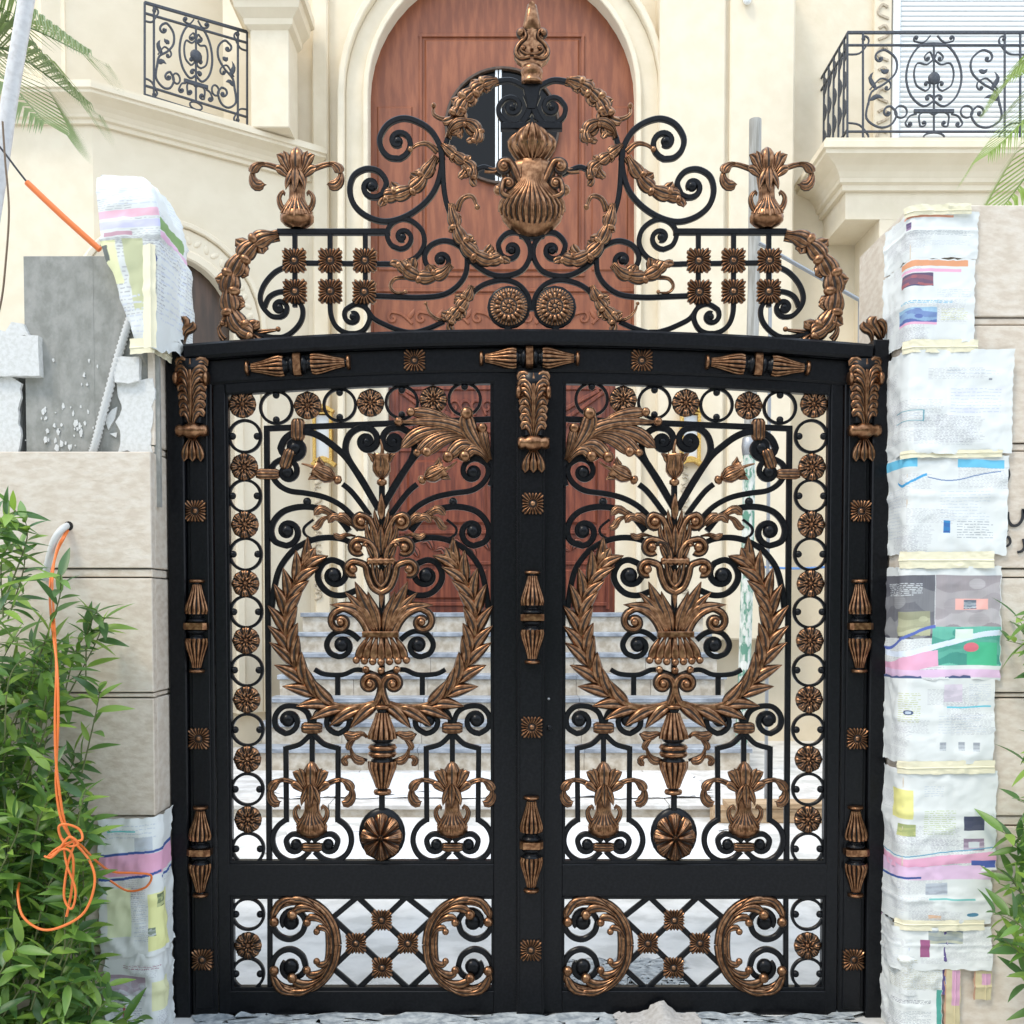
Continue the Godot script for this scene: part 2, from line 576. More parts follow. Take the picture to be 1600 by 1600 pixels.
# urn finial; (x, y) the foot of the bulb, k its scale
func urn(x, y, k, crest = false):
	var V = func(dx, dy): return onp(x + dx * k, y + dy * k)
	var w0 := 0.010
	var prof = [[0.0, 15 * k], [0.08, 16.5 * k], [0.2, 15 * k], [0.36, 12.5 * k], [0.5, 13 * k], [0.6, 16.5 * k], [0.7, 22 * k], [0.8, 26.5 * k], [0.88, 26 * k], [0.95, 20 * k], [1.0, 9 * k]]
	turned(V.call(0, -92), V.call(0, 0), prof, w0, 0, 0.0, 24, 0.85)
	var root = emit("urn_finial", M.bronze)
	# leaf veins that fan out over the bulb
	for i in 9:
		var u = (i - 4) / 4.0
		var l := []
		for t in [0.1, 0.25, 0.4, 0.52, 0.62, 0.7, 0.77, 0.83]:
			var spread = u * (0.55 + 0.55 * smoothstep(0.45, 0.85, t))
			var tt = t + 0.07 * absf(u) * smoothstep(0.5, 0.85, t) * -1.0 + 0.05 * (1.0 - absf(u)) * smoothstep(0.6, 0.85, t)
			l.append(tpos(V.call(0, -92), V.call(0, 0), prof, w0, 0.85, tt, PI * 0.5 - spread * 1.25))
		tube(l, 1.6 * k * MPP, 5, 2.4 * k * MPP)
	for i in 8:
		var u = (i - 3.5) / 4.0
		var l := []
		for t in [0.16, 0.3, 0.45, 0.56, 0.65, 0.74]:
			var spread = u * (0.55 + 0.55 * smoothstep(0.45, 0.85, t))
			l.append(tpos(V.call(0, -92), V.call(0, 0), prof, w0 - 0.0008, 0.85, t - 0.05 * absf(u) * smoothstep(0.5, 0.85, t), PI * 0.5 - spread * 1.25))
		var b = mi.size()
		tube(l, 1.3 * k * MPP, 5, 1.8 * k * MPP)
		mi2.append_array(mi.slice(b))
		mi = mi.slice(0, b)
	emit("leaf_veins", M.bronze, root)
	blade(gp([x, y - 92 * k, x, y - 74 * k, x, y - 52 * k]), 15 * k, w0 + 0.034 * k, 0.012, 0, 0.004, 1, 10)
	emit("lip_leaf", M.bronze, root)
	# crown of petals round a ribbed bud
	turned(V.call(0, -128), V.call(0, -84), [[0.0, 2.0 * k], [0.1, 7.5 * k], [0.3, 12.5 * k], [0.6, 13.5 * k], [1.0, 10 * k]], w0 + 0.004, 6, 0.07, 48)
	emit("bud", M.bronze, root)
	for s in [-1.0, 1.0]:
		for b in [[6, -82, 15, -94, 22, -108, 30, -112, 15], [4, -80, 12, -96, 15, -110, 19, -118, 12], [8, -76, 18, -84, 25, -90, 33, -90, 15]]:
			blade(gp([x + s * b[0] * k, y + b[1] * k, x + s * b[2] * k, y + b[3] * k, x + s * b[4] * k, y + b[5] * k, x + s * b[6] * k, y + b[7] * k]), b[8] * k, w0 + 0.018, 0.012, 1, 0.01, 1, 9)
			emit("petal", M.bronze, root)
		# lip that folds over the front
		blade(gp([x + s * 3 * k, y - 90 * k, x + s * 8 * k, y - 78 * k, x + s * 13 * k, y - 66 * k, x + s * 15 * k, y - 56 * k]), 13 * k, w0 + 0.030 * k, 0.010, 0, 0.006, 1, 10)
		emit("lip_leaf", M.bronze, root)
		# strap leaf springing from the bulb, ending in a small curl
		blade(gp([x + s * 12 * k, y - 20 * k, x + s * 24 * k, y - 32 * k, x + s * 27 * k, y - 46 * k, x + s * 20 * k, y - 55 * k, x + s * 18 * k, y - 48 * k]), 12 * k, w0 + 0.012, 0.012, 2, 0.012, 1, 14)
		emit("strap_leaf", M.bronze, root)
		var arm = [s * 12, -82, s * 32, -93, s * 50, -97, s * 64, -88, s * 68, -72, s * 60, -60, s * 50, -62]
		if crest:
			arm = [s * 12, -88, s * 34, -97, s * 54, -101, s * 67, -92, s * 70, -78, s * 62, -66, s * 48, -68]
		var f := []
		for i in range(0, arm.size(), 2):
			f.append(x + arm[i] * k)
			f.append(y + arm[i + 1] * k)
		var p = gp(f)
		blade(p, 11 * k, w0, 0.011, 2, 0.01, 1, 20)
		var o = emit("drooping_leaf", M.bronze, root)
		for t in [[0.3, 0.62, 17.0], [0.52, 0.98, 19.0]]:
			blade(p.slice(int(t[0] * (p.size() - 1)), int(t[1] * (p.size() - 1)) + 1), t[2] * k, w0 + 0.006, 0.016, 1, 0.012, 2, 11)
			emit("leaf_lobe", M.bronze, o)
	return root
# acanthus console, axis x, from y0 down to y1
func console(x, y0, y1, w0):
	var L = y1 - y0
	var rows := []
	var n = 18
	for i in n + 1:
		var t = float(i) / n
		var hw = lerpf(23.0, 15.5, smoothstep(0.0, 1.0, t))
		var dep = 0.016 + 0.034 * exp(-pow((t - 0.16) / 0.24, 2.0)) + 0.008 * t
		var c = onp(x, y0 + L * 0.62 * t)
		var row := PackedVector3Array()
		for k in 13:
			var u = -1.0 + k / 6.0
			row.append(pt(c.x + u * hw * MPP, c.y, w0 + (dep * sqrt(maxf(0.0, 1.0 - u * u * 0.9)) if k > 0 and k < 12 else 0.0)))
		rows.append(row)
	grid(rows)
	var root = emit("acanthus_console", M.black)
	for s in [-1.0, 1.0]:
		for j in 7:
			var t = 0.0 + j * 0.083
			var dep = 0.016 + 0.034 * exp(-pow((t / 0.62 - 0.16) / 0.24, 2.0)) + 0.008 * t
			var hw = lerpf(23.0, 15.5, t / 0.62)
			var yy = y0 + L * t
			blade(gp([x + s * 2.0, yy + 24, x + s * hw * 0.34, yy + 8, x + s * hw * 0.75, yy + 2, x + s * hw * 1.06, yy + 10]), 15.0, w0 + dep * 0.86 + 0.001 * j, 0.013, 1, -dep * 0.4, 1, 10)
			emit("leaf_lobe", M.bronze, root)
		var c = onp(x + s * 23, y0 + L * 0.19)
		turned(c - Vector2(0.009, 0), c + Vector2(0.009, 0), [[0, 0.1], [0, 9], [0.5, 11], [1, 9], [1, 0.1]], w0 + 0.026, 0, 0, 14)
		emit("side_roll", M.bronze, root)
	blade(gp([x, y0 + 1, x, y0 + L * 0.3, x, y0 + L * 0.62]), 8.0, w0 + 0.044, 0.016, 0, -0.012, 0, 12)
	emit("midrib", M.bronze, root)
	var r0 = onp(x - 24, y0 + L * 0.70)
	var r1 = onp(x + 24, y0 + L * 0.70)
	turned(r0, r1, [[0, 0.1], [0, 8], [0.12, 10], [0.24, 8], [0.36, 11.5], [0.64, 11.5], [0.76, 8], [0.88, 10], [1, 8], [1, 0.1]], w0 + 0.018, 0, 0, 14)
	emit("foot_roll", M.bronze, root)
	for s in [-1.0, 0.0, 1.0]:
		blade(gp([x + s * 3, y0 + L * 0.77, x + s * 10, y0 + L * 0.86, x + s * 13, y0 + L]), 14.0, w0 + 0.006, 0.016, 1, 0.006, 1, 8)
		emit("foot_leaf", M.bronze, root)
	return root
func tulip(x, y, ang, k = 1.0):
	# flower head: cup towards ang (0 = upwards), mouth at the top
	var d = Vector2(sin(ang), -cos(ang))
	var e = Vector2(cos(ang), sin(ang))
	var Q = func(a, b): return onp(x + (d.x * b + e.x * a) * k, y + (d.y * b + e.y * a) * k)
	turned(Q.call(0, -16), Q.call(0, 22), [[0.0, 3 * k], [0.12, 9 * k], [0.35, 14 * k], [0.65, 13.5 * k], [0.9, 15 * k], [1.0, 17 * k], [0.97, 13 * k], [0.6, 9 * k]], 0.008, 5, 0.05, 30)
	var root = emit("tulip_flower", M.bronze)
	turned(Q.call(0, -27), Q.call(0, -15), [[0.0, 4 * k], [0.3, 8 * k], [0.7, 8 * k], [1.0, 4 * k]], 0.008, 0, 0, 14)
	emit("calyx", M.bronze, root)
	for s in [-1.0, 1.0]:
		blade(toplane(smooth(PackedVector2Array([Vector2(x, y) + (d * 8 + e * s * 10) * k, Vector2(x, y) + (d * 18 + e * s * 14) * k, Vector2(x, y) + (d * 23 + e * s * 22) * k]))), 11 * k, 0.02, 0.008, 0, 0.004)
	emit("petal", M.bronze, root)
	for s in [-1.0, 0.0, 1.0]:
		var o := Vector2(x, y)
		blade(toplane(smooth(PackedVector2Array([o - d * 14 * k + e * s * 2 * k, o + e * s * 8 * k, o + (d * 14 + e * s * 7) * k, o + (d * 25 + e * s * 11) * k]))), 12 * k, 0.034 - 0.010 * absf(s), 0.010, 0, 0.010, 1, 10)
		emit("petal", M.bronze, root)
	var a0 = Q.call(0, 10)
	var a1 = Q.call(1, 30)
	var a2 = Q.call(-2, 46)
	tube(curve3([Vector3(a0.x, a0.y, 0.01), Vector3(a1.x, a1.y, 0.012), Vector3(a2.x, a2.y, 0.012)]), 4.2 * k * MPP, 6, 1.2 * k * MPP)
	emit("pistil", M.bronze, root)
	return root
func volute(flat, c, wpx, nm = "gilt_volute", w0 = 0.022, parent = null, ball = 6.0):
	var p = smooth(pts(flat))
	p.append_array(spi(p, c))
	var q = toplane(p)
	var b = mi.size()
	bar(q, wpx * 1.2, 8.0, w0 - 0.006)
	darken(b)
	var l := PackedVector3Array()
	var rad := []
	for i in q.size():
		l.append(Vector3(q[i].x, q[i].y, w0 + 0.004))
		rad.append(wpx * MPP * lerpf(0.44, 0.34, i / float(q.size())))
	tube(l, rad, 8)
	pblob(c[0], c[1], w0 + 0.010, ball, ball)
	return emit(nm, M.bronze, parent)

# ---------------------------------------------------------------- gate leaf, drawn for the leaf at the concrete pillar
func gate_leaf(mirrored):
	MIR = mirrored
	plane(Vector3.ZERO)
	# frame
	var AR = func(x): return 522.0 + 23.0 * pow((x - 825.0) / 525.0, 2.0)
	for s in [[339.0, 357.5, 540.0 + 62.0], [771.0, 809.0 if not mirrored else 808.0, 522.0 + 62.0]]:
		var a = onp(s[0], 950)
		var b = onp(s[1], 950)
		box(a.x, 0.004, b.x, onp(s[0], s[2]).y, -0.025, 0.028, 0.003)
		emit("stile", M.black)
	var f := []
	for i in 13:
		var x = 356.0 + 417.0 * i / 12.0
		f.append_array([x, AR.call(x) + 69.0])
	bar(gp(f, 2), 19.0, 20.0, 0.001)
	emit("top_rail", M.black)
	pbox(357, 1348, 772, 1398, -0.024, 0.026)
	emit("middle_rail", M.black)
	pbox(357, 1545, 772, 1586, -0.024, 0.026)
	emit("bottom_rail", M.black)
	for s in [[357, 361.5, 600, 1348], [766.5, 771, 598, 1348], [358, 362.5, 1399, 1544], [767.5, 772, 1399, 1544]]:
		var a2 = onp(s[0], 1000)
		var b2 = onp(s[1], 1000)
		box(a2.x, onp(400, s[3]).y, b2.x, onp(400, s[2]).y, -0.012, 0.018, 0.001)
		emit("glazing_bead", M.black)
	for s in [[358, 770, 1343, 1348], [358, 770, 1398, 1403], [358, 770, 1540, 1545]]:
		pbox(s[0], s[2], s[1], s[3], -0.012, 0.0185, 0.001)
		emit("glazing_bead", M.black)
	# border of rings and rosettes
	for q in [[379, 632], [481, 634], [579, 630], [677, 625], [382, 730], [383, 820], [384, 912], [385, 1001], [386, 1093], [387, 1186], [388, 1280], [388, 1477]]:
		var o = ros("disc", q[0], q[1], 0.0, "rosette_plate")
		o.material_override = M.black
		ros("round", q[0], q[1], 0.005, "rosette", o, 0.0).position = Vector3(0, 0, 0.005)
	for q in [[383, 682, 0], [383, 775, 0], [384, 866, 0], [385, 956, 0], [386, 1047, 0], [387, 1140, 0], [387, 1233, 0], [388, 1326, 0], [388, 1428, 0], [388, 1521, 0], [432, 637, 1], [531, 633, 1], [628, 629, 1], [726, 624, 1]]:
		var o = ros("ring", q[0], q[1], 0.0, "ring")
		o.material_override = M.black
		for s in [-1.0, 1.0]:
			var d = s * 19.0 * MPP
			put("stud", SH.stud, M.black, o, Vector3(d, 0, 0.004) if q[2] == 0 else Vector3(0, d, 0.004))
	straight(417, 668, 421, 1345, 9, 7, "border_bar")
	straight(413, 670, 770, 655, 9, 7, "border_bar")
	straight(422, 1401, 422, 1543, 8, 7, "border_bar")
	# upper scrolls either side of the axis
	for k in 2:
		var X = func(l): return l if k == 0 else mir(l, 594)
		var C = func(l): return l if k == 0 else [1188.0 - l[0], l[1], l[2], l[3]]
		scr(X.call([592, 796, 566, 752, 542, 716, 520, 696, 500, 682, 480, 675, 460, 677, 446, 686, 439, 700]), 10.5, C.call([461, 700, 1.35, 5.0]), null, 10, 10)
		scr(X.call([592, 796, 567, 752, 546, 720, 540, 700, 546, 680, 562, 669, 578, 670]), 10.0, C.call([573, 690, 1.6, 4.0]), null, 9, 6)
		scr(X.call([556, 812, 536, 792, 510, 778, 480, 771, 452, 767, 434, 756, 425, 740, 428, 726, 440, 718]), 8.5, C.call([449, 738, 1.25, 5.0]), null, 9, 10)
		scr(X.call([578, 806, 562, 784, 548, 767, 536, 757]), 8.5, null, null, 9, 0)
		scr(X.call([546, 830, 526, 807, 500, 795, 472, 792, 446, 798, 430, 812, 424, 830, 430, 846, 448, 853]), 9.5, C.call([449, 830, 1.2, 5.0]), null, 9, 10)
		scr(X.call([490, 812, 476, 824, 476, 834, 486, 841, 500, 841]), 4.0, null, null, 6, 0)
		scr(X.call([560, 856, 540, 844, 514, 840, 488, 844, 464, 856, 448, 872, 436, 892, 429, 920, 425, 950]), 9.0, null, null, 9, 0)
		scr(X.call([558, 922, 537, 930, 517, 928, 502, 915, 497, 898, 505, 881, 519, 875, 534, 880]), 9.5, C.call([522, 899, 1.1, 6.0]), null, 9, 12)
		scr(X.call([562, 1000, 550, 990, 536, 986, 520, 991, 511, 1006, 516, 1020, 529, 1026]), 8.5, C.call([534, 1008, 0.9, 6.0]), null, 9, 11)
		scr(X.call([492, 1046, 507, 1053, 536, 1054, 560, 1046, 592, 1056]), 7.5, null, null, 9, 0)
		straight(X.call([528, 1056])[0], 1056, X.call([528, 1056])[0], 1086, 8, 8)
		var st = ros("stud", X.call([480, 784])[0], 784, 0.0, "stud", null, 0.0, 1.2)
		st.material_override = M.black
		tulip(X.call([511, 742])[0], 742, -1.12 if k == 0 else 1.12, 0.92)
		# leafy sprays beside the urn of leaves
		for b in [[560, 830, 548, 816, 536, 806, 526, 812, 12], [548, 822, 534, 812, 522, 808, 514, 818, 13], [530, 812, 516, 802, 502, 796, 492, 806, 14], [520, 806, 505, 812, 496, 824, 488, 824, 12], [556, 838, 542, 836, 532, 840, 522, 834, 10]]:
			blade(gp(X.call(b.slice(0, 8))), b[8], 0.010, 0.014, 1, 0.008, 2)
			emit("spray_leaf", M.bronze)
		# lower sprigs beside the baluster
		for b in [[574, 1152, 566, 1146, 552, 1150, 538, 1146, 16], [562, 1150, 552, 1156, 545, 1166, 548, 1172, 11], [548, 1168, 552, 1180, 560, 1188, 572, 1188, 14], [552, 1184, 544, 1182, 538, 1188, 544, 1196, 11]]:
			blade(gp(X.call(b.slice(0, 8))), b[8], 0.006, 0.014, 1, 0.006, 2)
			emit("sprig_leaf", M.bronze)
		scr(X.call([538, 1146, 546, 1160, 552, 1178, 574, 1188]), 4.0, null, null, 6, 0)
	collar(466, 672, 34, 20, PI / 2, 0.004)
	collar(450, 718, 32, 18, PI / 2 + 0.35, 0.006)
	collar(419, 741, 36, 16, 0.0, 0.006)
	straight(597, 755, 597, 1110, 9, 9, "centre_stem")
	tulip(597, 733, 0.0, 1.0)
	# acanthus in the inner upper corner
	bar(gp([766, 760, 773, 742, 773, 726, 762, 712]), 15.0, 12.0, 0.004, 0.6, 1.2)
	var ac = emit("acanthus_spray", M.black)
	for b in [[764, 722, 746, 692, 720, 671, 680, 661, 622, 662, 24, 0, 0.016], [722, 674, 695, 656, 668, 648, 642, 646, 20, 1, 0.012], [730, 680, 692, 672, 655, 680, 628, 702, 24, 1, 0.010], [732, 682, 700, 680, 672, 692, 652, 712, 20, 1, 0.012], [736, 686, 710, 685, 686, 695, 668, 712, 18, 1, 0.016], [764, 722, 744, 702, 722, 697, 700, 718, 24, 1, 0.014], [764, 722, 750, 708, 737, 705, 726, 718, 18, 1, 0.018], [762, 716, 744, 692, 731, 668, 729, 646, 28, 1, 0.020], [767, 720, 760, 698, 756, 682, 754, 670, 15, 1, 0.022]]:
		var m = b.size()
		blade(gp(b.slice(0, m - 3)), b[m - 3], 0.012 + b[m - 1] * 0.5, 0.017, b[m - 2], 0.012, 2, 14)
		emit("leaf_lobe", M.bronze, ac)
	for b in [[624, 661, 7], [643, 646, 7], [668, 708, 8], [653, 709, 6], [701, 716, 9], [727, 715, 9], [730, 648, 10], [754, 671, 8]]:
		pblob(b[0], b[1], 0.034, b[2], b[2] * 0.8)
		emit("lobe_tip", M.bronze, ac)
	# urn of leaves on the axis
	blade(gp([597, 812, 597, 796, 597, 772]), 13, 0.022, 0.012, 0, 0.0, 0)
	var cl = emit("leaf_urn", M.bronze)
	for b in [[597, 868, 596, 845, 597, 820, 17, 0], [592, 866, 584, 836, 582, 806, 12, 0], [602, 866, 610, 836, 613, 806, 12, 0], [590, 862, 576, 838, 574, 812, 11, 0], [604, 862, 618, 838, 621, 812, 11, 0], [594, 830, 588, 812, 586, 796, 9, 0], [600, 830, 606, 812, 608, 796, 9, 0], [588, 878, 580, 862, 572, 848, 12, 0], [606, 878, 614, 862, 622, 848, 12, 0]]:
		var m = b.size()
		blade(gp(b.slice(0, m - 2)), b[m - 2], 0.016, 0.016, b[m - 1], 0.008, 1)
		emit("leaf", M.bronze, cl)
	for s in [-1.0, 1.0]:
		var Y = func(l):
			var r = l.duplicate()
			for i in range(0, r.size(), 2):
				r[i] = 597.0 + s * (597.0 - r[i]) * -1.0 if s > 0 else 1194.0 - r[i]
			return r
		var cx = func(x): return x if s > 0 else 1194.0 - x
		volute(Y.call([592, 856, 588, 834, 578, 812, 564, 805]), [cx.call(566), 816, 0.62, 8.5], 9.0, "gilt_volute", 0.020, cl, 7.0)
		volute(Y.call([590, 884, 588, 862, 578, 848, 562, 843]), [cx.call(561), 856, 0.62, 9.0], 9.0, "gilt_volute", 0.024, cl, 7.5)
		volute(Y.call([588, 868, 584, 854, 580, 850, 574, 848]), [cx.call(574), 853, 0.3, 4.0], 4.0, "gilt_volute", 0.030, cl, 3.0)
		volute(Y.call([597, 926, 584, 918, 576, 900, 572, 884, 558, 878]), [cx.call(554), 890, 0.6, 8.5], 9.5, "gilt_volute", 0.026, cl, 7.0)
		volute(Y.call([597, 917, 590, 910, 585, 896, 583, 882, 580, 879]), [cx.call(578), 881, 0.3, 2.0], 4.5, "gilt_volute", 0.030, cl, 2.0)
		volute(Y.call([576, 988, 568, 972, 556, 959, 538, 951, 524, 957]), [cx.call(534), 972, 1.1, 5.0], 9.5, "gilt_volute", 0.022, cl, 6.0)
		for b in [[586, 988, 566, 958, 546, 948, 517, 945, 22], [587, 988, 570, 958, 556, 940, 541, 926, 22], [589, 988, 578, 958, 566, 932, 556, 909, 26], [593, 988, 587, 960, 580, 940, 576, 924, 20]]:
			blade(gp(Y.call(b.slice(0, 8))), b[8], 0.014, 0.018, 0, 0.010, 1, 14)
			emit("frond", M.bronze, cl)
		# gilt snail at the foot of each branch
		volute(Y.call([588, 1100, 594, 1086, 596, 1070, 590, 1058, 579, 1055]), [cx.call(579), 1068, 1.3, 3.0], 10.0, "gilt_volute", 0.020, null, 6.0)
	for q in [[595, 924, 584, 908, 578, 884], [599, 924, 610, 908, 616, 884], [597, 926, 592, 900, 588, 880], [597, 926, 602, 900, 606, 880]]:
		blade(gp(q), 13, 0.012, 0.012, 0, 0.006, 1)
		emit("leaf", M.bronze, cl)
	blade(gp([597, 890, 597, 906, 597, 950]), 12, 0.024, 0.014, 0, 0.0, 0)
	emit("leaf", M.bronze, cl)
	turned(onp(575, 877), onp(619, 877), [[0, 0.1], [0, 4], [0.1, 6.5], [0.2, 4], [0.3, 6.5], [0.4, 4], [0.5, 6.5], [0.6, 4], [0.7, 6.5], [0.8, 4], [0.9, 6.5], [1, 4], [1, 0.1]], 0.03, 0, 0, 12)
	emit("beaded_band", M.bronze, cl)
	bar(gp([568, 991, 624, 991]), 9.5, 16.0, 0.022)
	emit("band", M.bronze, cl)
	for i in 7:
		var u = (i - 3) / 3.0
		blade(gp([597 + u * 21, 995, 597 + u * 30, 1010, 597 + u * 37, 1032]), 14.5, 0.012 + 0.014 * (1.0 - u * u), 0.016, 1, 0.010, 0, 9)
		emit("drop", M.bronze, cl)
		pblob(597 + u * 39, 1034 - absf(u) * 3, 0.022 + 0.012 * (1.0 - u * u), 6.2)
		emit("pearl", M.bronze, cl)
		if i % 2 == 1 or i == 3:
			pblob(597 + u * 36, 1047 - absf(u) * 2, 0.018 + 0.012 * (1.0 - u * u), 6.0)
			emit("pearl", M.bronze, cl)
	# wreath branches
	for k in 2:
		var stem = [594, 1096, 571, 1103, 545, 1105, 522, 1101, 497, 1087, 478, 1067, 463, 1041, 454, 1014, 448, 986, 448, 957, 455, 928, 467, 902, 478, 884]
		if k == 1:
			stem = mir(stem, 595.5)
		var p = gp(stem)
		bar(p, 9.0, 10.0, 0.012, 1.2, 0.6)
		var br = emit("wreath_branch", M.bronze)
		var n = 13
		for i in n:
			var t = 0.03 + 0.94 * i / (n - 1.0)
			var j = mini(int(t * (p.size() - 1)), p.size() - 2)
			var tg = (p[j + 1] - p[j]).normalized()
			var len_ = (56.0 - 8.0 * t) * MPP
			for s in [-1.0, 1.0]:
				var inner = (s > 0) == (k == 1)
				if inner and i < 3:
					continue
				var sp = (0.42 if not inner else 0.52) * s
				var ll = len_ * (1.0 if not inner else 0.9)
				var d1 = tg.rotated(sp * 0.7)
				var d2 = tg.rotated(sp * 1.7)
				var q := PackedVector2Array([p[j], p[j] + d1 * ll * 0.5, p[j] + d1 * ll * 0.75 + d2 * ll * 0.32])
				blade(smooth(q), 23.0 - 3.0 * t, 0.010 + 0.003 * (i % 2) + (0.003 if inner else 0.0), 0.023, 0, 0.012, 1, 12)
				emit("wreath_leaf", M.bronze, br)
		var e = p[p.size() - 1]
		var e2 = toplane(pts([494, 856] if k == 0 else [1191 - 494, 856]))[0]
		blade(PackedVector2Array([e, e.lerp(e2, 0.5), e2]), 24, 0.016, 0.018, 0, 0.006, 1, 12)
		emit("wreath_leaf", M.bronze, br)
	# baluster and medallion on the axis
	turned(onp(598, 1104), onp(598, 1238), [[0.0, 8], [0.03, 10], [0.06, 8], [0.12, 9.5], [0.25, 15.5], [0.36, 19.5], [0.40, 17], [0.42, 12], [0.44, 18], [0.5, 21], [0.56, 18], [0.58, 13], [0.62, 18], [0.68, 19], [0.8, 14], [0.92, 9], [0.96, 8], [1.0, 8]], 0.006, 0, 0, 20)
	var bal = emit("baluster", M.black)
	for side in 2:
		for k2 in 7:
			var th = PI * (k2 + 0.5) / 7.0
			var l := []
			for q in ([[0.07, 9], [0.14, 11.5], [0.22, 15.5], [0.3, 19.5], [0.37, 21]] if side == 0 else [[0.94, 9], [0.86, 12.5], [0.78, 16.5], [0.7, 20.5], [0.63, 20.5]]):
				var c = onp(598, 1104).lerp(onp(598, 1238), q[0])
				l.append(Vector3(c.x + cos(th) * q[1] * MPP * 0.95, c.y, 0.006 + sin(th) * q[1] * MPP * 0.95))
			tube(l, MPP * 2.0, 6, MPP * 4.2)
		emit("fluting", M.bronze, bal)
		var yy = 1104 if side == 0 else 1237
		turned(onp(598, yy - 3.5), onp(598, yy + 3.5), [[0, 0.1], [0, 13], [0.5, 14.5], [1, 13], [1, 0.1]], 0.006, 0, 0, 16)
		emit("end_cap", M.bronze, bal)
		turned(onp(598, 1163 + side * 10), onp(598, 1172 + side * 10), [[0, 0.1], [0, 20], [0.5, 23], [1, 20], [1, 0.1]], 0.006, 0, 0, 18)
		emit("ring_moulding", M.bronze, bal)
	straight(597, 1236, 597, 1266, 9, 9, "centre_stem")
	pblob(597, 1303, 0.0, 37.0, 13.0, 42.0, 0.0, 28, 12)
	var md = emit("medallion", M.black)
	var mo = ros("medal", 597, 1306, 0.026, "medallion_relief", md)
	mo.scale = Vector3(1.1, 1.25, 1.5)
	mo.position.z += 0.004
	# two small shrines with urns
	for ax in [488.0, 707.0]:
		for s in [-1.0, 1.0]:
			var Z = func(l):
				var r = l.duplicate()
				for i in range(0, r.size(), 2):
					r[i] = ax + s * (488.0 - r[i])
				return r
			var zc = func(x): return ax + s * (488.0 - x)
			scr(Z.call([486, 1130, 480, 1113, 465, 1104, 444, 1104, 431, 1118, 432, 1136, 446, 1146]), 8.5, [zc.call(450), 1125, 0.85, 7.0], null, 9, 11)
			scr(Z.call([486, 1146, 480, 1153, 468, 1163, 447, 1169]), 8.0, null, null, 9, 0)
			straight(zc.call(447), 1166, zc.call(448), 1284, 8.0, 8.0, "shrine_post")
			scr(Z.call([448, 1280, 436, 1289, 428, 1302, 427, 1318, 435, 1335, 452, 1345, 470, 1342, 484, 1330]), 8.5, null, null, 9, 0)
			scr(Z.call([486, 1314, 474, 1306, 458, 1303, 448, 1312, 451, 1325]), 8.5, [zc.call(463), 1319, 0.45, 8.0], null, 9, 9)
		straight(ax, 1142, ax, 1196, 8.0, 8.0, "shrine_bar")
		collar(ax, 1137, 32, 17, 0.0, 0.006)
		collar(ax, 1323, 32, 14, 0.0, 0.006)
		urn(ax, 1308, 0.93)
	# kick panel
	for b in [[559, 1401, 518, 1435], [559, 1401, 677, 1512], [635, 1401, 518, 1513], [635, 1401, 677, 1434], [518, 1432, 639, 1545], [677, 1433, 559, 1545], [518, 1510, 559, 1545], [677, 1510, 639, 1545]]:
		straight(b[0], b[1], b[2], b[3], 8.5, 6.0, "lattice_bar")
	for b in [[597, 1436], [557, 1472], [638, 1472], [598, 1510]]:
		ros("square", b[0], b[1], 0.014, "rosette", null, 0.0, 0.92)
	for k in 2:
		for s in [-1.0, 1.0]:
			var Z = func(l):
				var r = l.duplicate()
				for i in range(0, r.size(), 2):
					if k == 1:
						r[i] = 1194.0 - r[i]
					r[i + 1] = 1475.0 + s * (1475.0 - r[i + 1]) * -1.0
				return r
			var c = Z.call([455, 1440])
			scr(Z.call([425, 1424, 426, 1446, 437, 1462, 455, 1467, 472, 1457, 478, 1440]), 9.0, [c[0], c[1], 0.6, 12.0], null, 9, 13)
			blade(gp(Z.call([522, 1475, 519, 1450, 508, 1428, 490, 1412, 466, 1405, 444, 1409, 430, 1422, 430, 1438])), 26, 0.010, 0.020, 2, 0.010, 2, 24)
			var c_leaf = emit("acanthus_scroll", M.bronze)
			for b in [[506, 1428, 490, 1418, 472, 1416, 458, 1424, 15], [514, 1446, 502, 1434, 488, 1430, 480, 1436, 13], [519, 1462, 512, 1450, 502, 1446, 496, 1451, 11], [478, 1408, 460, 1402, 440, 1408, 428, 1430, 14], [500, 1420, 486, 1408, 470, 1403, 452, 1404, 13]]:
				blade(gp(Z.call(b.slice(0, 8))), b[8], 0.024, 0.013, 1, 0.006, 1, 10)
				emit("leaf_lobe", M.bronze, c_leaf)
			for b in [[431, 1437, 8], [459, 1426, 8], [482, 1438, 6.5], [497, 1452, 5.5]]:
				var q = Z.call([b[0], b[1]])
				pblob(q[0], q[1], 0.032, b[2])
				emit("lobe_tip", M.bronze, c_leaf)
	MIR = false

func post_ornaments(x, w0, consy, ros_y, bal_y):
	console(x[0], consy[0], consy[1], w0)
	for y in ros_y:
		ros("square", lerpf(x[0], x[1], (y - 600.0) / 900.0), y, w0, "rosette", null, 0.0, 0.95)
	for b in bal_y:
		var xx = lerpf(x[0], x[1], ((b[0] + b[1]) * 0.5 - 600.0) / 900.0)
		baluster(xx, b[0], xx, b[1], w0 + 0.004)

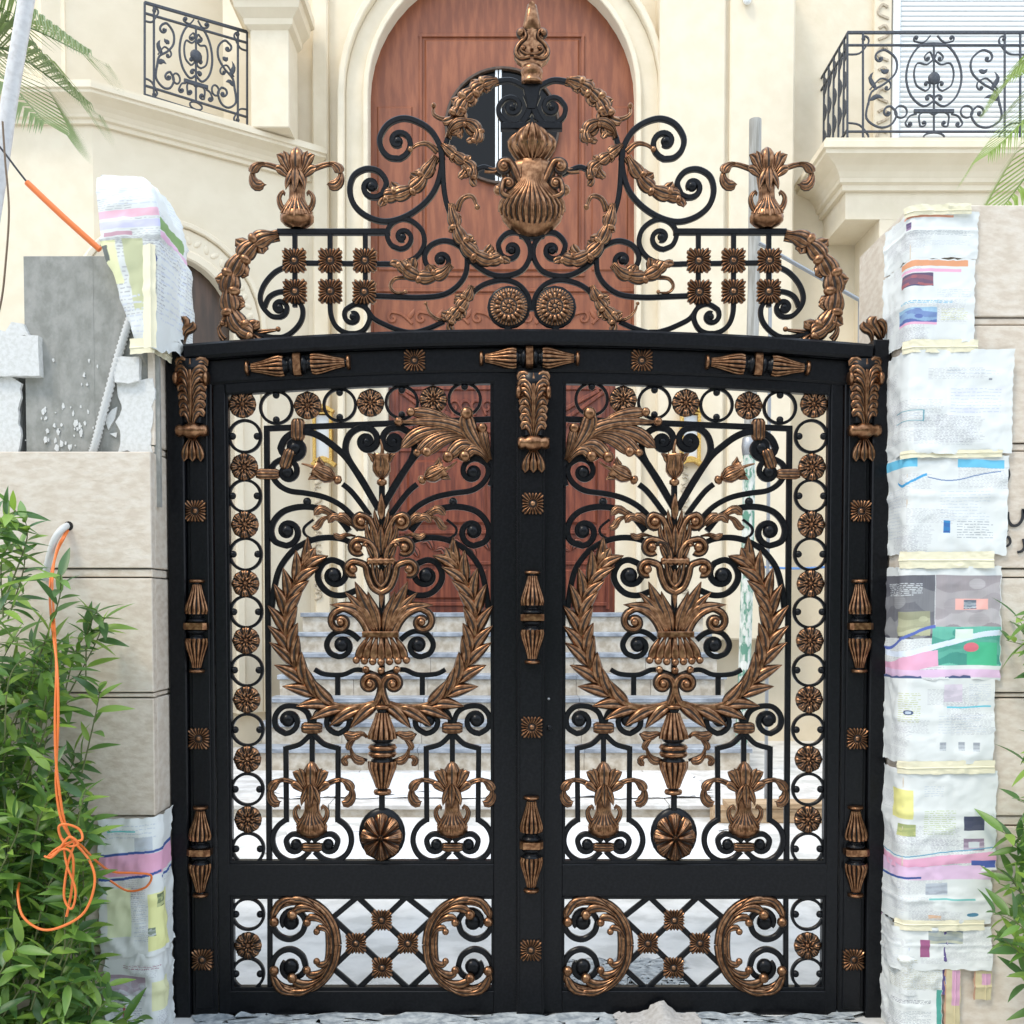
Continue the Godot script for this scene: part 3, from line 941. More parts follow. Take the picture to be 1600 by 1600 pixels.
func build_gate():
	var gx = at(825, 950, 0).x
	UC = gx
	# leaves
	thing("gate_leaf", "black iron gate leaf without keyholes, next to the bare concrete pillar", "gate leaf", "", Vector3(at(345, 950, 0).x, 0, 0))
	gate_leaf(false)
	thing("gate_leaf", "black iron gate leaf with two keyholes, next to the pillar covered in printed sheets", "gate leaf", "", Vector3(2 * gx - at(345, 950, 0).x, 0, 0))
	gate_leaf(true)
	plane(Vector3.ZERO)
	var a = onp(807, 950)
	var b = onp(850.5, 950)
	box(a.x, 0.006, b.x, onp(828, 578).y, 0.0285, 0.046, 0.004)
	emit("meeting_strip", M.black)
	a = onp(812, 950)
	b = onp(846, 950)
	box(a.x, 0.02, b.x, onp(828, 582).y, 0.0462, 0.051, 0.002)
	emit("meeting_strip_face", M.black)
	post_ornaments([833, 829], 0.051, [590, 742], [789, 1134, 1478], [[893, 1036], [1240, 1388]])
	for q in [[857, 1091, 2.2, "steel"], [858, 1136, 4.6, "black"]]:
		pblob(q[0], q[1], 0.028, q[2], 3.0)
		emit("keyhole", M[q[3]])
	# fixed frame with its crest
	thing("gate_portal", "black iron portal with arched transom and bronze scrollwork crest between the pillars", "gate portal", "", Vector3(gx, 0, 0))
	for side in 2:
		MIR = side == 1
		a = onp(270.5, 950)
		b = onp(297, 950)
		box(a.x, 0.0, b.x, onp(300, 536).y, -0.06, 0.058, 0.005)
		emit("post", M.black)
		a = onp(297.3, 950)
		b = onp(337, 950)
		box(a.x, 0.003, b.x, onp(300, 566).y, -0.05, 0.032, 0.004)
		emit("post_panel", M.black)
		a = onp(303, 950)
		b = onp(331, 950)
		box(a.x, 0.03, b.x, onp(300, 575).y, 0.0322, 0.040, 0.003)
		emit("post_face", M.black)
		post_ornaments([307, 321], 0.040, [567, 724], [800, 1152, 1494], [[906, 1050], [1256, 1396]])
		# leaf at the head of the post
		hook([352, 532, 346, 524, 344, 514, 350, 508], 12, "curled_leaf", 0.01)
		for q in [[276, 536, 284, 520, 292, 508, 286, 498, 20], [290, 536, 294, 522, 304, 514, 306, 506, 16], [274, 530, 272, 518, 276, 508, 284, 504, 14]]:
			blade(gp(q.slice(0, 8)), q[8], 0.02, 0.02, 1, 0.01, 1)
			emit("post_head_leaf", M.bronze)
	MIR = false
	var AR = func(x): return 522.0 + 23.0 * pow((x - 825.0) / 525.0, 2.0)
	for s in [[11.0, 24.0, 46.0, 0.014, 296.0, 1354.0, "cornice_bar"], [42.0, 39.0, 22.0, 0.006, 297.0, 1353.0, "transom_band"], [21.0, 5.0, 30.0, 0.006, 297.0, 1353.0, "cornice_fillet"]]:
		var f := []
		for i in 25:
			var x = lerpf(s[4], s[5], i / 24.0)
			f.append_array([x, AR.call(x) + s[0]])
		bar(gp(f, 2), s[1], s[2], s[3])
		emit(s[6], M.black)
	for q in [[388, 550], [750, 904], [1099, 1260]]:
		baluster(q[0], AR.call(q[0]) + 41, q[1], AR.call(q[1]) + 41, 0.04, null, 1.12)
	for x in [649, 1001]:
		ros("square", x, AR.call(x) + 42, 0.034, "rosette", null, 0.0, 0.95)
	# crest
	UC = onp(831, 300).x
	for side in 2:
		MIR = side == 1
		straight(434, 363, 610, 363, 9.5, 10, "crest_rail")
		for x in [461, 516, 571]:
			straight(x, 364, x, 480, 7.5, 8, "crest_post")
		straight(442, 411, 600, 413, 7.5, 7, "crest_rail")
		for q in [[461, 409], [517, 409], [571, 409], [462, 457], [517, 457], [570, 458]]:
			ros("square", q[0], q[1], 0.012, "rosette", null, 0.0, 1.05)
		scr([450, 416, 430, 426, 414, 444, 407, 464, 411, 480, 424, 494, 438, 496], 7.5, [437, 481, 1.2, 4.5], null, 8, 6)
		scr([456, 456, 436, 457, 421, 465, 414, 480], 7.5, null, null, 8, 0)
		scr([462, 466, 473, 482, 471, 502, 456, 520, 436, 528, 404, 523, 386, 512], 7.5, null, null, 8, 0)
		scr([516, 470, 517, 490, 523, 507, 535, 518, 552, 522, 569, 516, 578, 498, 572, 482, 556, 476, 541, 484], 7.5, [552, 495, 0.95, 4.5], null, 8, 6)
		scr([574, 484, 584, 498, 600, 507, 622, 516, 645, 520, 669, 514, 694, 503], 7.5, null, null, 8, 0)
		scr([596, 413, 628, 412, 651, 402, 663, 383, 660, 362, 646, 348, 629, 343, 613, 350, 605, 366, 611, 383, 625, 390], 7.5, [629, 371, 1.1, 4.5], null, 8, 6)
		scr([689, 236, 690, 262, 681, 295, 662, 320, 634, 339, 604, 347, 576, 340, 555, 323, 547, 299, 553, 276, 572, 265, 592, 269, 604, 286, 598, 304], 8.5, [581, 292, 1.0, 5.0], null, 9, 8)
		scr([692, 250, 687, 228, 673, 205, 652, 191, 629, 186, 607, 195, 594, 216, 597, 235, 609, 247, 625, 249], 8.5, [622, 222, 1.1, 5.0], null, 9, 8)
		scr([691, 240, 693, 286, 697, 315, 706, 343, 715, 373, 727, 399, 750, 420, 773, 431, 797, 431, 817, 422, 828, 402, 826, 381, 811, 365, 792, 366, 779, 382, 783, 399], 8.0, [799, 391, 1.0, 4.5], null, 9, 7)
		scr([722, 388, 708, 380, 692, 377, 674, 384, 664, 400, 668, 416, 682, 424], 8.0, [689, 407, 1.0, 4.5], null, 8, 7)
		scr([570, 462, 620, 464, 657, 465, 692, 461, 715, 447, 728, 427, 730, 403], 8.0, null, null, 8, 0)
		scr([736, 462, 745, 452, 761, 443, 787, 438, 810, 445, 825, 463, 829, 486], 7.5, null, null, 8, 0)
		straight(793, 508, 793, 524, 10, 8, "crest_foot")
		straight(641, 516, 641, 530, 14, 8, "crest_foot")
		straight(552, 518, 552, 534, 14, 8, "crest_foot")
		straight(436, 524, 436, 540, 14, 8, "crest_foot")
		# bronze leaves of the crest
		garland([436, 368, 410, 376, 386, 396, 368, 424, 360, 456, 364, 488, 378, 514, 398, 524], 36, 6, "acanthus_garland", 0.004, 0.45)
		hook([398, 520, 420, 518, 436, 516], 10, "leaf_point")
		garland([682, 246, 668, 270, 652, 292, 626, 306, 600, 310], 27, 3, "acanthus_garland", 0.004, 0.35)
		hook([684, 238, 668, 226, 652, 228, 642, 236], 11)
		garland([704, 320, 710, 346, 722, 378, 740, 398, 764, 410, 784, 404], 25, 4, "acanthus_garland", 0.006, 0.35)
		hook([714, 330, 722, 312, 738, 308, 746, 326], 11)
		garland([704, 414, 690, 430, 664, 436, 640, 428, 626, 412], 25, 3, "acanthus_garland", 0.006, 0.4)
		hook([640, 434, 618, 436, 610, 448, 618, 458, 634, 458], 8)
		garland([738, 448, 728, 470, 712, 490, 700, 506], 24, 3, "acanthus_garland", 0.004, 0.55)
		hook([704, 500, 686, 500, 672, 490, 666, 476], 7)
		# crown round the big urn
		scr([822, 138, 800, 127, 780, 128, 758, 134, 738, 147, 722, 164, 711, 184, 703, 206, 694, 236], 8.0, null, null, 9, 0)
		garland([778, 128, 756, 136, 738, 148, 722, 166, 712, 186], 28, 4, "acanthus_garland", 0.006, 0.35)
		hook([708, 188, 690, 187, 678, 180, 678, 168], 10)
		garland([700, 218, 706, 204, 722, 195, 740, 200, 748, 214, 744, 228], 21, 2, "acanthus_garland", 0.006, 0.3)
		garland([690, 228, 704, 240, 722, 254, 738, 268, 736, 282], 22, 3, "acanthus_garland", 0.006, 0.35)
		scr([722, 252, 740, 266, 758, 262, 784, 274], 7.0, null, null, 8, 0)
		hook([758, 266, 774, 268, 784, 262, 788, 276, 784, 292], 12)
		scr([827, 184, 812, 193, 795, 194, 782, 184, 779, 169, 787, 157], 7.5, [800, 169, 1.2, 5.0], null, 8, 6)
		scr([822, 150, 828, 168, 822, 184, 812, 198], 10.0, null, null, 9, 0)
		put("sunflower_plate", SH.disc, M.black, null, pt(onp(795, 481).x, onp(795, 481).y, 0.004)).scale = Vector3(1.56, 1.56, 1.8)
		ros("sun", 795, 481, 0.012, "sunflower_boss")
		urn(465, 358, 0.98, true)
	MIR = false
	bar(gp([782, 200, 878, 200]), 11, 13, 0.004)
	emit("crown_bar", M.black)
	bar(gp([831, 132, 831, 152, 831, 172]), 30, 11, 0.0, 1.0, 0.45)
	emit("crown_bracket", M.black)
	# spearhead: broad casting with raised scrolls
	var out = gp([831, 4, 827, 7, 822, 26, 817, 46, 824, 49, 826, 52, 818, 51, 812, 53, 811, 60, 817, 64, 812, 72, 804, 80, 803, 90, 808, 98, 815, 103, 815, 133], 1)
	var poly = out.duplicate()
	for i in range(out.size() - 1, 0, -1):
		poly.append(Vector2(2.0 * onp(831, 60).x - out[i].x, out[i].y))
	plate(poly, -0.014, 0.014)
	var sp = emit("spearhead", M.bronze)
	blade(gp([831, 48, 831, 30, 831, 3]), 29, 0.012, 0.02, 2, -0.014, 0, 10)
	emit("point", M.bronze, sp)
	turned(onp(831, 104), onp(831, 134), [[0, 8], [0.05, 15], [0.3, 17], [0.5, 15], [0.65, 13], [0.8, 16], [1.0, 16.5], [1.0, 1]], 0.0, 0, 0, 18)
	emit("socket", M.bronze, sp)
	bar(gp([831, 50, 831, 82]), 5, 12, 0.012)
	emit("rib", M.bronze, sp)
	for s in [-1.0, 1.0]:
		volute([831 + s * 3, 92, 831 + s * 18, 94, 831 + s * 25, 84, 831 + s * 20, 72, 831 + s * 10, 62, 831 + s * 11, 54], [831 + s * 17, 55, 0.7, 3.0], 6.0, "raised_scroll", 0.014, sp, 4.0)
		volute([831, 88, 831 + s * 8, 88, 831 + s * 15, 84], [831 + s * 13, 80, 0.6, 3.0], 4.0, "raised_scroll", 0.016, sp, 3.0)
	# big urn
	turned(onp(831, 205), onp(831, 262), [[0.0, 14], [0.1, 22], [0.35, 33], [0.55, 34], [0.75, 26], [0.9, 16], [1.0, 14]], 0.006, 12, 0.045, 60)
	var bu = emit("urn_cap", M.bronze)
	for i in 7:
		var u = (i - 3) / 3.0
		blade(gp([831 + u * 12, 208, 831 + u * 33, 226, 831 + u * 24, 246, 831 + u * 8, 260]), 11, 0.022 + 0.072 * (1.0 - u * u * 0.9), 0.010, 0, -0.03, 0)
		emit("cap_leaf", M.bronze, bu)
	var up_ = [[0.0, 26], [0.05, 36], [0.12, 38], [0.22, 36], [0.32, 37], [0.44, 43], [0.55, 48], [0.65, 49.5], [0.78, 45], [0.88, 35], [0.96, 22], [1.0, 10]]
	var ua = onp(831, 254)
	var ub = onp(831, 372)
	turned(ua, ub, up_, 0.006, 0, 0.0, 36, 0.62)
	bu = emit("big_urn", M.bronze)
	for i in 15:
		var u = (i - 7) / 7.0
		for dk in 2:
			var l := []
			for t in [0.03, 0.15, 0.28, 0.4, 0.5, 0.58, 0.66, 0.73, 0.8]:
				var sp_ = (u + dk * 0.07) * (0.28 + 0.85 * smoothstep(0.25, 0.75, t))
				l.append(tpos(ua, ub, up_, 0.006, 0.62, t - 0.22 * u * u * smoothstep(0.4, 0.8, t) + 0.08 * smoothstep(0.5, 0.8, t), PI * 0.5 - sp_ * 1.35))
			var b2 = mi.size()
			tube(l, (2.6 if dk == 0 else 1.0) * MPP, 5, (3.4 if dk == 0 else 1.2) * MPP)
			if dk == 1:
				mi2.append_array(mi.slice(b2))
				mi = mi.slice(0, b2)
	emit("leaf_veins", M.bronze, bu)
	for s in [-1.0, 1.0]:
		volute([831 + s * 16, 300, 831 + s * 26, 276, 831 + s * 34, 262, 831 + s * 42, 260], [831 + s * 43, 269, 0.7, 4.0], 10.0, "lip_curl", 0.05, bu, 6.0)
		volute([831 + s * 30, 318, 831 + s * 46, 310, 831 + s * 44, 292], [831 + s * 36, 296, 0.9, 3.0], 7.0, "ear_curl", 0.055, bu, 5.0)
		pblob(831 + s * 52, 297, 0.0, 8.0)
		emit("side_bud", M.bronze, bu)
	bar(gp([812, 368, 831, 372, 850, 368]), 8, 12, 0.0)
	emit("urn_foot", M.black, bu)

# ---------------------------------------------------------------- the villa
func D(px, py, d):
	return at(px, py, CAM.z - d)
# moulding swept along a level path; prof = [outward, upward] pairs, outward to the right of travel when looking from above is decided by side
func moulding(path, prof, side = 1.0, ko = 1.0, ku = 1.0):
	var n = path.size()
	var rows := []
	for i in n:
		var a = (path[i] - path[maxi(i - 1, 0)])
		var b = (path[mini(i + 1, n - 1)] - path[i])
		if i == 0:
			a = b
		if i == n - 1:
			b = a
		a = a.normalized()
		b = b.normalized()
		var na = a.cross(UP) * side
		var nb = b.cross(UP) * side
		var m = (na + nb).normalized()
		m /= maxf(0.3, m.dot(na))
		var row := []
		for q in prof:
			row.append(path[i] + m * q[0] * ko + UP * q[1] * ku - ORG)
		rows.append(row)
	for k in prof.size() - 1:
		var rr := []
		for r in rows:
			rr.append(PackedVector3Array([r[k], r[k + 1]]))
		for i in n - 1:
			grid([rr[i], rr[i + 1]])
	fan(rows[0])
	fan(rows[n - 1])
const CORNICE := [[0.0, -0.62], [0.05, -0.62], [0.05, -0.54], [0.09, -0.52], [0.09, -0.46], [0.10, -0.44], [0.12, -0.38], [0.17, -0.31], [0.25, -0.25], [0.31, -0.22], [0.31, -0.16], [0.34, -0.15], [0.34, -0.06], [0.31, -0.04], [0.31, 0.0], [0.0, 0.0]]
func railing_panel(R, x0, x1, y0, y1, parent, th):
	# ornamental railing drawn in photo units on the present plane; R maps a unit panel (u 0..1, v 0..1 downwards) to photo units
	var L = func(l):
		var r := []
		for i in range(0, l.size(), 2):
			r.append_array(R.call(l[i], l[i + 1]))
		return r
	var C = func(c):
		var q = R.call(c[0], c[1])
		return [q[0], q[1], c[2], c[3]]
	for y in [0.0, 0.115, 0.9, 1.0]:
		bar(gp(L.call([0.0, y, 1.0, y])), th * (1.5 if y == 0.0 else 1.0), th * 1.2)
		emit("rail", M.iron, parent)
	for x in [0.0, 0.09, 0.91, 1.0]:
		bar(gp(L.call([x, 0.0, x, 1.0])), th, th)
		emit("upright", M.iron, parent)
	for s in 2:
		var X = func(l):
			var r = l.duplicate()
			if s == 1:
				for i in range(0, r.size(), 2):
					r[i] = 1.0 - r[i]
			return r
		var Xc = func(c): return C.call(c if s == 0 else [1.0 - c[0], c[1], c[2], c[3]])
		for sc in [
			[[0.5, 0.1, 0.42, 0.12, 0.36, 0.25, 0.34, 0.42, 0.37, 0.58, 0.44, 0.67, 0.5, 0.62], [0.465, 0.6, 0.8, 1.5], 1.0],
			[[0.5, 0.24, 0.46, 0.29, 0.405, 0.28, 0.385, 0.37, 0.4, 0.48, 0.45, 0.53], [0.455, 0.47, 0.9, 1.5], 0.8],
			[[0.5, 0.26, 0.48, 0.18, 0.455, 0.2], [0.465, 0.235, 0.9, 1.5], 0.7],
			[[0.12, 0.64, 0.11, 0.78, 0.18, 0.86, 0.25, 0.84, 0.285, 0.74, 0.25, 0.67], [0.235, 0.73, 0.9, 2.0], 1.0],
			[[0.12, 0.66, 0.14, 0.54, 0.22, 0.46, 0.28, 0.36, 0.28, 0.24, 0.22, 0.16, 0.175, 0.18], [0.19, 0.235, 0.8, 2.0], 1.0],
			[[0.13, 0.52, 0.19, 0.42, 0.24, 0.44], [0.225, 0.5, 0.7, 1.5], 0.7],
			[[0.5, 0.75, 0.46, 0.72, 0.415, 0.75, 0.42, 0.85], [0.44, 0.82, 0.7, 1.5], 0.8],
			[[0.4, 0.74, 0.36, 0.76, 0.335, 0.82], [0.36, 0.83, 0.9, 1.5], 0.8],
			[[0.0, 0.2, 0.07, 0.19, 0.12, 0.1], [0.095, 0.06, 0.8, 1.5], 0.8],
			[[0.0, 0.82, 0.07, 0.84, 0.12, 0.93], [0.095, 0.96, 0.8, 1.5], 0.8],
			[[0.48, 0.03, 0.44, 0.09, 0.39, 0.08], [0.4, 0.05, 0.7, 1.5], 0.7],
		]:
			var p = smooth(pts(L.call(X.call(sc[0]))), 4)
			p.append_array(spi(p, Xc.call(sc[1])))
			bar(toplane(p), th * sc[2], th)
			var q = Xc.call(sc[1])
			pblob(q[0], q[1], 0.0, th * 0.9)
			emit("scroll", M.iron, parent)
		for b in [[0.17, 0.52, 0.13, 0.42, 0.15, 0.36], [0.13, 0.62, 0.17, 0.58, 0.21, 0.6], [0.24, 0.34, 0.21, 0.36, 0.19, 0.33]]:
			blade(gp(L.call(X.call(b))), th * 2.6, 0.004, 0.012, 0, 0.004, 0, 7)
			emit("leaf", M.iron, parent)
		var o := PackedVector2Array()
		for i in 17:
			var a = TAU * i / 16.0
			var q2 = R.call(0.5 + (-0.19 if s == 0 else 0.19) + 0.035 * cos(a), 0.72 + 0.055 * sin(a))
			o.append(Vector2(q2[0], q2[1]))
		bar(toplane(o), th * 0.8, th)
		emit("ring", M.iron, parent)
	bar(gp(L.call([0.385, 0.715, 0.615, 0.715])), th * 2.0, th * 1.4)
	bar(gp(L.call([0.5, 0.1, 0.5, 0.9])), th * 0.9, th)
	emit("rail", M.iron, parent)
	var c5 = R.call(0.5, 0.42)
	pblob(c5[0], c5[1], 0.01, th * 3.2, th * 1.6)
	emit("boss", M.iron, parent)
	var o2 := PackedVector2Array()
	for i in 17:
		var a = TAU * i / 16.0
		var q2 = R.call(0.5 + 0.06 * cos(a), 0.95 + 0.04 * sin(a))
		o2.append(Vector2(q2[0], q2[1]))
	bar(toplane(o2), th * 0.8, th)
	emit("ring", M.iron, parent)

func build_villa():
	thing("villa", "cream rendered villa with arched timber entrance and iron balconies behind the gate", "house", "", Vector3(0, 0, -8.7))
	var z0 := -8.7
	wbox(Vector3(-3.4, 0, z0 - 0.35), Vector3(9.5, 14, z0))
	emit("wall", M.cream)
	# oblique wing with its own cornice
	var A = D(155, 950, 11.4)
	var B = D(486, 950, 12.9)
	A.y = 0
	B.y = 0
	var U = (B - A).normalized()
	var N = U.cross(UP)
	plane(A, U)
	box(0, 0, (B - A).length(), 6.95, -0.3, 0.0)
	emit("wall", M.cream)
	plane(Vector3(-10, 0, A.z))
	box(0, 0, A.x + 10.0, 6.95, -0.3, 0.0)
	emit("wall", M.cream)
	moulding([Vector3(-10, 6.97, A.z), Vector3(A.x, 6.97, A.z), Vector3(B.x, 6.97, B.z) + U * 0.1], CORNICE, 1.0, 0.85, 0.55)
	emit("cornice", M.cream)
	# flat roof of the wing and set-back storey above it
	fan([Vector3(-10, 6.955, A.z) - ORG, Vector3(A.x, 6.955, A.z) - ORG, Vector3(B.x, 6.955, B.z) - ORG, Vector3(B.x, 6.955, B.z - 0.3) - ORG, Vector3(-10, 6.955, B.z - 0.3) - ORG])
	emit("terrace", M.cream)
	var A2 = A - N * 1.15
	plane(A2 - U * 0.2, U)
	box(0, 6.96, (B - A).length() + 0.6, 14, -0.3, 0.0)
	emit("wall", M.cream)
	plane(Vector3(-10, 0, A2.z))
	box(0, 6.96, A2.x + 10.05, 14, -0.31, -0.004)
	emit("wall", M.cream)
	# pier with cap at the end of the terrace railing
	var pa = D(392, 200, 12.2)
	var pb = D(452, 200, 12.2)
	wbox(Vector3(pa.x, 6.96, pa.z - 0.5), Vector3(pb.x, 8.05, pa.z), 0.01)
	emit("pier", M.cream)
	moulding([Vector3(pa.x, 8.42, pa.z - 0.5), Vector3(pa.x, 8.42, pa.z), Vector3(pb.x, 8.42, pa.z), Vector3(pb.x, 8.42, pa.z - 0.5)], [[0.0, -0.4], [0.05, -0.36], [0.06, -0.3], [0.14, -0.22], [0.16, -0.14], [0.2, -0.13], [0.2, -0.02], [0.17, 0.0], [-0.2, 0.0]])
	emit("pier_cap", M.cream)
	# terrace railing
	plane(A + N * 0.12, U)
	var rr := Node3D.new()
	rr.name = "terrace_railing"
	CUR.add_child(rr, true)
	railing_panel(func(u, v): return [lerpf(226, 386, u), lerpf(lerpf(4, 50, u), lerpf(148, 198, u), v)], 0, 0, 0, 0, rr, 3.2)
	# arched doorway in the oblique wall
	plane(A, U)
	var ar := []
	for i in 19:
		var a = PI * i / 18.0
		ar.append([cos(a), sin(a)])
	var cc = onp(268, 500)
	for q in [[0.88, 0.24, 0.10, "archivolt"], [0.71, 0.11, 0.16, "arch_moulding"], [1.03, 0.06, 0.14, "arch_moulding"]]:
		var p := PackedVector2Array([Vector2(cc.x + q[0], 0.4)])
		for e in ar:
			p.append(cc + Vector2(e[0], e[1]) * q[0])
		p.append(Vector2(cc.x - q[0], 0.4))
		bar(p, q[1] / MPP, q[2] / MPP, q[2] * 0.5)
		emit(q[3], M.cream)
	for i in 26:
		var a = PI * (0.02 + 0.96 * i / 25.0)
		var c = cc + Vector2(cos(a), sin(a)) * 0.88
		blob(c, 0.10, 0.06, 0.032, 0.02, 8, 5, a + (0.5 if i % 2 else -0.5))
	var carv = emit("archivolt_carving", M.cream)
	carv.set_meta("kind", "stuff")
	var dp := PackedVector2Array([Vector2(cc.x + 0.66, 0.3)])
	for e in ar:
		dp.append(cc + Vector2(e[0], e[1]) * 0.66)
	dp.append(Vector2(cc.x - 0.66, 0.3))
	plate(dp, -0.02, 0.012)
	emit("side_door", M.dark_wood)
	# pilasters right of the entrance
	plane(Vector3(0, 0, -8.3))
	for x in [[1032, 1128], [1142, 1234]]:
		pbox(x[0], -60, x[1], 1000, -0.4, 0.0, 0.02)
		emit("pilaster", M.cream)
	pbox(1128, -60, 1142, 1000, -0.4, -0.06, 0.0)
	emit("pilaster_groove", M.cream)
	plane(Vector3(0, 0, -8.7))
	for x in [[488, 520]]:
		pbox(x[0], -60, x[1], 1000, 0.0, 0.10, 0.02)
		emit("pilaster", M.cream)
	# projecting bay with balcony
	var bx = 3.68
	var bz = -7.84
	wbox(Vector3(bx, 5.89, -8.71), Vector3(9.5, 6.45, bz))
	emit("bay", M.cream)
	wbox(Vector3(4.06, 0, -8.71), Vector3(9.5, 5.9, bz - 0.003))
	emit("pier", M.cream)
	moulding([Vector3(bx, 6.645, -8.8), Vector3(bx, 6.645, bz), Vector3(9.6, 6.645, bz)], CORNICE, 1.0, 1.0, 0.74)
	emit("balcony_cornice", M.cream)
	wbox(Vector3(bx, 6.5, -8.71), Vector3(9.5, 6.635, bz))
	emit("balcony_floor", M.cream)
	var bw := Node3D.new()
	bw.name = "balcony_railing"
	CUR.add_child(bw, true)
	plane(Vector3(0, 0, bz + 0.14))
	railing_panel(func(u, v): return [lerpf(1324, 1594, u), lerpf(51, 223, v)], 0, 0, 0, 0, bw, 3.0)
	railing_panel(func(u, v): return [lerpf(1594, 1864, u), lerpf(51, 223, v)], 0, 0, 0, 0, bw, 3.0)
	var side = onp(1324, 100)
	plane(Vector3(side.x, 0, bz + 0.14), Vector3(0, 0, -1))
	MPP = 12.0 / F
	var top = D(1324, 51, CAM.z - bz - 0.14).y
	var bot = D(1324, 223, CAM.z - bz - 0.14).y
	for y in [top, top - 0.14, bot + 0.13, bot + 0.01]:
		bar(PackedVector2Array([Vector2(0, y), Vector2(1.0, y)]), 3.4, 3.4)
		emit("rail", M.iron, bw)
	for x in [0.12, 0.3, 0.5, 0.7, 0.88]:
		bar(PackedVector2Array([Vector2(x, bot), Vector2(x, top)]), 3.0, 3.0)
		emit("upright", M.iron, bw)
		for k in 3:
			blade(smooth(PackedVector2Array([Vector2(x, bot + 0.3 + 0.3 * k), Vector2(x - 0.08, bot + 0.4 + 0.3 * k), Vector2(x - 0.02, bot + 0.52 + 0.3 * k)])), 10, 0.0, 0.02, 0, 0.0, 0, 7)
			emit("leaf", M.iron, bw)
	# shuttered window over the balcony
	plane(Vector3(0, 0, -8.7))
	var w0 = onp(1398, -80)
	var w1 = onp(1700, 232)
	box(w0.x, w1.y, w1.x, w0.y, 0.002, 0.03)
	var win = emit("window", M.white_paint)
	var y = w1.y
	while y < w0.y:
		plane(Vector3(0, y, -8.668))
		box(w0.x + 0.06, 0.0, w1.x, 0.044, 0.0, 0.02, 0.012)
		y += 0.058
	var sl = emit("shutter_slats", M.white_paint, win)
	sl.set_meta("kind", "stuff")
	plane(Vector3(0, 0, -8.7))
	box(w0.x - 0.03, w1.y, w0.x + 0.05, w0.y, 0.0, 0.09, 0.01)
	emit("window_jamb", M.white_paint, win)
	var c0 = onp(1364, 0)
	var c1 = onp(1391, 0)
	box(c0.x, w1.y, c1.x, w0.y, 0.0, 0.07, 0.01)
	var cb = emit("carved_jamb", M.cream)
	for i in 12:
		var yy = w1.y + 0.12 + i * 0.24
		var xm = (c0.x + c1.x) * 0.5
		var sgn = 1.0 if i % 2 else -1.0
		bar(smooth(PackedVector2Array([Vector2(xm - 0.06 * sgn, yy - 0.1), Vector2(xm + 0.06 * sgn, yy - 0.04), Vector2(xm + 0.02 * sgn, yy + 0.06), Vector2(xm - 0.05 * sgn, yy + 0.03)])), 4.0, 3.0, 0.075)
		emit("carving", M.stone_carve, cb)
	# little dome camera on the pilaster
	plane(Vector3(0, 0, -8.3))
	pblob(1166, 4, 0.05, 6.5)
	pbox(1160, -6, 1172, 0, 0.0, 0.07, 0.004)
	emit("dome_camera", M.white_paint)
	build_entrance()
	# brass framed wall lanterns
	for x in [506, 1077]:
		plane(Vector3(0, 0, -8.6 if x < 800 else -8.3))
		var a = onp(x - 13, 648)
		var b = onp(x + 13, 722)
		bar(PackedVector2Array([Vector2(a.x, b.y), Vector2(a.x, a.y), Vector2(b.x, a.y), Vector2(b.x, b.y), Vector2(a.x, b.y)]), 5.0, 14.0, 0.06)
		var ln = emit("wall_lantern", M.brass)
		box(a.x + 0.02, b.y + 0.02, b.x - 0.02, a.y - 0.02, 0.03, 0.075)
		emit("glass", M.frost, ln)
		var p0 = (a + b) * 0.5
		bar(smooth(PackedVector2Array([Vector2(a.x - 0.03, b.y - 0.05), Vector2(p0.x, b.y + 0.03), Vector2(b.x + 0.05, b.y - 0.05)])), 7.0, 14.0, 0.06)
		bar(smooth(PackedVector2Array([Vector2(a.x - 0.03, a.y + 0.02), Vector2(p0.x, a.y + 0.08), Vector2(b.x + 0.03, a.y + 0.02)])), 6.0, 14.0, 0.06)
		emit("lantern_crest", M.brass, ln)

